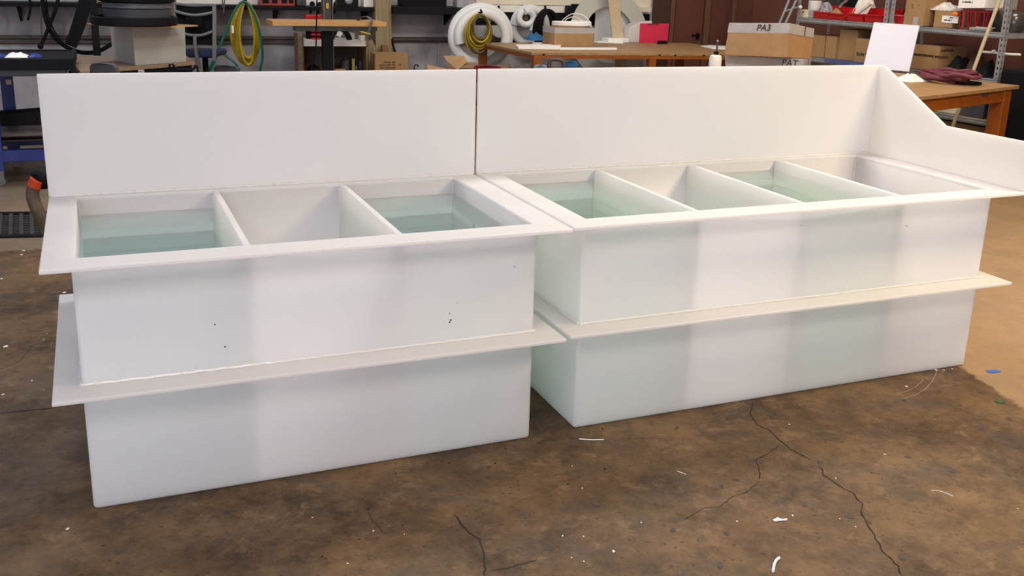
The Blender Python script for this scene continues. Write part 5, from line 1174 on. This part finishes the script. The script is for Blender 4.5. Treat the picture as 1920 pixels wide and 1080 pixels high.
m = MB(); m.fbox(Q, g[0] + .06, g[1] + .02, DS - .01, DS + .022, ZT1 + .032, ZT1 + .036); tag(mk('cream_card', m, IVORY), 'cream card lying on the small metal tray', 'card')
g = Q.rect(DS + .02, 1793, 21, 1801, 26); m = MB(); m.blob(Q.w((g[0] + g[1]) / 2 - .03, DS + .02, g[2]), .03, .02, .02, .2, 8, 3); tag(mk('orange_plug', m, mat('orange_cap', (.75, .16, .02), .5), smooth=True), 'orange cap between the low cardboard box and the red basket', 'cap')
# middle shelf
ZMs = zM + .001
for i, (lb_, u0, u1, v0, d, z_) in enumerate((('plain cardboard box at the left of the middle shelf, beside the taped carton', 1516, 1547.5, 66, DS + .05, 0), ('cardboard box second from the left on the middle shelf', 1549.5, 1569, 68, DS + .06, 0), ('taller cardboard box, third from the left on the middle shelf', 1575.5, 1609, 55.5, DS + .10, 0), ('cardboard box on the middle shelf partly behind the white leaning sheet', 1605, 1640, 73, DS + .02, 0))):
    t, g = qcarton(lb_, u0, u1, v0, d if i != 3 else DS + .03, .06 if i == 3 else .3, ZMs, None)
    if i == 3: print_lines(t, Q, DS + .03, g[0] + .03, ZMs + .07, [(0, 6, 0)], PRINT, ch=.03, seed=6)
g = Q.rect(DS - .03, 1546, 106, 1640, 115); m = MB(); m.fbox(Q, g[0], g[1], DS - .022, DS - .013, zM - .03, zM + .012); tag(mk('blue_strip', m, mat('blue_strip', (.09, .12, .28), .5)), 'blue strip along the front edge of the middle shelf', 'strip')
t, g = qcarton('cardboard box with dark lettering right of the white leaning sheet', 1712, 1762, 84.5, DS + .04, .4, ZMs, None)
print_lines(t, Q, DS + .04, g[0] + .02, Q.pd(1735, 109, DS + .04).z + .015, [(0, 15, 0)], INK, ch=.022, seed=9)
s1 = g[1]
for zz, n_ in ((95, 9), (108, 6)):
    m = MB(); z_ = Q.pd(1770, zz, DS + .1).z; rd = random.Random(zz); x = DS + .07
    for j in range(n_): wd = rd.uniform(.010, .018); m.fbox(Q, s1 + .0003, s1 + .002, x, x + wd, z_ - .012, z_ + .012); x += wd + .006
    mk('print_line', m, PRINT, parent=t)
crumple('grey_cloth', 'dark grey cloth bundle on the middle shelf right of the lettered box', 'cloth', Q, 1790, 1822, 106, DS + .2, ZMs, BLACK, 51, .3)
crumple('brown_sack', 'dark brown sack behind the broom handle on the middle shelf', 'sack', Q, 1823, 1846, 98, DS + .3, ZMs, mat('sack_brown', (.07, .035, .02), .8), 52, .3)
crumple('black_sack', 'black sack on the middle shelf beside the right upright', 'sack', Q, 1848, 1874, 112, DS + .2, ZMs, BLACK, 53, .3)
wn = thing('white_wand', 'thin white rod lying across the sacks on the middle shelf', 'rod', Q.w(*Q.pd(1866, 99, DS + .12)))
m = MB(); m.tube([Q.w(*Q.pd(1842, 97, DS + .12)), Q.w(*Q.pd(1862, 98.5, DS + .12)), Q.w(*Q.pd(1890, 101.5, DS + .12)), Q.w(*Q.pd(1913, 102.5, DS + .12))], .011, 8); mk('rod', m, PAPER, parent=wn, smooth=True)
m = MB(); m.blob(Q.w(*Q.pd(1863, 97, DS + .12)), .022, .02, .02, .1, 8); mk('knob', m, PAPER, parent=wn, smooth=True)
# lower shelf
ZLs = zL + .001
def lowbox(name, label, u0, u1, v0, z, h, matl): 
    g = Q.rect(DS + .04, u0, v0, u1, v0 + 4); m = MB(); m.fbox(Q, g[0], g[1], DS + .04, DS + .3, z, z + h); return tag(mk(name, m, matl, bevel=.006), label, 'box')
hq = (Q.pd(1772, 181, DS + .04).z - ZLs); 
CW = mat('cream_plastic', (.60, .56, .42), .5, var=.06)
lowbox('cream_box', 'lower cream plastic box of the pair on the lower shelf under the right table', 1753, 1796, 195, ZLs, max(.05, hq * .5), CW)
lowbox('cream_box', 'upper cream plastic box of the pair on the lower shelf under the right table', 1750, 1794, 180, ZLs + max(.05, hq * .5) + .001, max(.06, hq * .45), CW)
t, g = qcarton('cardboard box left of the cream boxes on the lower shelf', 1715, 1748, 168, DS + .05, .3, ZLs, None)
t, g = qcarton('dark grey carton right of the broom handle on the lower shelf', 1806, 1850, 172, DS + .06, .25, ZLs, None, DGREY)
t, g = qcarton('long cardboard box on the bottom shelf under the right table', 1765, 1852, 233, DS + .06, .3, .101, None, CARD)
# ------------------------------------------------------------------ right-hand bench
A, B = pz(1700, 184, .9), pz(1912, 160, .9); e = (B - A).normalized(); A = A - e * 1.35
nn = Vector((-e.y, e.x, 0)); rear = pz(1790, 142.5, .9); dpp = 1.4
Cc, Dd = B + nn * dpp, A + nn * dpp
rt = thing('work_table', 'workshop table with an orange frame and worn brown top at the right', 'table', Vector(((A.x + Cc.x) / 2, (A.y + Cc.y) / 2, 0)))
m = MB(); m.prism([p - Vector((0, 0, .03)) for p in (A, B, Cc, Dd)], (0, 0, .03)); mk('tabletop', m, WOODT, parent=rt, bevel=.004)
cb = (A + B + Cc + Dd) / 4
i4 = [cb + (p - cb) * .94 for p in (A, B, Cc, Dd)]; i4[1] = B - e * .15 + nn * .04; i4[0] = A + e * .1 + nn * .04
hz = py(1800, 182, 7.8).z
for p, q in zip(i4, i4[1:] + i4[:1]):
    a, b = p.copy(), q.copy(); a.z = b.z = .82; m = MB(); m.bar(a, b, .035, .098); mk('apron', m, ORANGE, parent=rt, bevel=.003)
for p in i4:
    m = MB(); a = Vector((p.x, p.y, 0)); b = Vector((p.x, p.y, .868)); m.prism([a + e * x + nn * y for x, y in ((-.065, -.022), (.065, -.022), (.065, .09), (-.065, .09))], (0, 0, .868)); mk('leg', m, ORANGE, parent=rt, bevel=.004)
p = i4[1] - e * .42; m = MB(); m.prism([p + e * x + nn * -.019 + Vector((0, 0, z)) for x, z in ((-.045, -.06), (.045, -.06), (.045, -.028), (-.045, -.028))], -nn * .003); mk('name_plate', m, DGREY, parent=rt)
Zt = .901
# white sheet leaning at the back
P4 = [pz(1618, 127, Zt), pz(1704, 134.5, Zt)]
a, b = P4
top = [py(1638.5, 41.5, a.y + .22), py(1724, 47.5, b.y + .22)]
m = MB(); th = (top[0] - a).cross(b - a).normalized() * .02
if th.dot(a - EYEP) < 0: th = -th
m.prism([a + Vector((0, 0, .001)), b + Vector((0, 0, .001)), top[1], top[0]], th); tag(mk('plastic_sheet', m, mat('white_panel', (.64, .64, .76), .4, var=.02), bevel=.003), 'large white plastic sheet leaning against the shelving on the right table', 'sheet')
tag_ = crumple('white_rag', 'crumpled white rag on the right table beside the burgundy hose', 'rag', Q, 1690, 1727, 138, Q.l(pz(1708, 152, Zt)).y, Zt, CLOTH, 61, .25)
# burgundy hose
hc = pz(1763, 152, Zt); bh = thing('burgundy_hose', 'burgundy rubber hose coiled on the right table', 'hose', hc)
rd = random.Random(9)
ax = (pz(1790, 152, Zt) - pz(1740, 152, Zt)); hl = ax.length / 50; ax.normalize(); ay = Vector((-ax.y, ax.x, 0))
for i in range(6):
    pts = []; rx, ry = (40 - rd.uniform(0, 14)) * hl, .30 - rd.uniform(0, .12)
    for j in range(12):
        g = 2 * PI * j / 12; pts.append(hc + ax * (math.cos(g) * rx * rd.uniform(.92, 1.06) + rd.uniform(-.02, .02)) + ay * (math.sin(g) * ry * rd.uniform(.8, 1.1) - .03 * i) + Vector((0, 0, .018 + .013 * i + .02 * rd.random())))
    m = MB(); m.tube(pts, .0165, 8, closed=True, k=4); mk('loop', m, WINE, parent=bh, smooth=True)
pl = thing('loop_handle', 'dark ring with an orange pad at the right end of the burgundy hose', 'tool', pz(1815, 158, Zt))
c_ = pz(1815, 158, Zt); m = MB(); m.tube([c_ + ax * (math.cos(g) * 19 * hl) + ay * (math.sin(g) * .09) + Vector((0, 0, .012)) for g in [2 * PI * i / 16 for i in range(16)]], .010, 8, closed=True, k=2); mk('ring', m, BLACK, parent=pl, smooth=True)
m = MB(); m.prism([c_ + ax * (math.cos(g) * 15 * hl) + ay * (math.sin(g) * .06) for g in [2 * PI * i / 16 for i in range(16)]], (0, 0, .01)); mk('pad', m, mat('orange_pad', (.75, .30, .03), .5), parent=pl)
m = MB(); P = [pz(u, v, Zt) + Vector((0, 0, .02)) for u, v in ((1744, 138), (1762, 138), (1785, 141), (1806, 145))]; m.tube(P, .018, 8); tag(mk('black_hose', m, BLACK, smooth=True), 'straight black hose along the back edge of the right table', 'hose')
m = MB(); P = [pz(u, v, Zt) for u, v in ((1800, 149.5), (1815, 150.5), (1815, 148.5), (1802, 147.8))]; m.prism(P, (0, 0, .012)); tag(mk('cutter', m, DGREY), 'small dark tool on the right table behind the burgundy hose', 'tool')
# broom handle leaning on the shelving
a, b = Q.pd(1874, 0, DS - .07), Q.pd(1786, 238, DS - .22); pa, pb_ = Q.w(*a), Q.w(*b); e2 = (pb_ - pa); e2 = pb_ + e2 * ((pb_.z - .02) / (pa.z - pb_.z))
m = MB(); m.tube([pa + (pa - pb_) * .12, e2], .0165, 10, k=1); tag(mk('broom_handle', m, mat('pole_wood', (.50, .43, .28), .5, streak=(14, 14, 1)), smooth=True), 'long wooden pole leaning against the steel shelving', 'pole')
# dark cabinet at the right edge
g = Q.rect(DS - .3, 1898, 120, 1935, 250); m = MB(); m.fbox(Q, sC + .10, sC + 1.6, DS - .1, DB, .0, 1.0)
cbn = tag(mk('dark_cabinet', m, BLACKM, bevel=.005), 'black cabinet behind the orange leg at the right edge', 'cabinet')
m = MB(); m.fbox(Q, sC + .1005, sC + 1.6, DS - .112, DS - .101, .08, .98); mk('cabinet_door', m, BLACK, parent=cbn, bevel=.004)
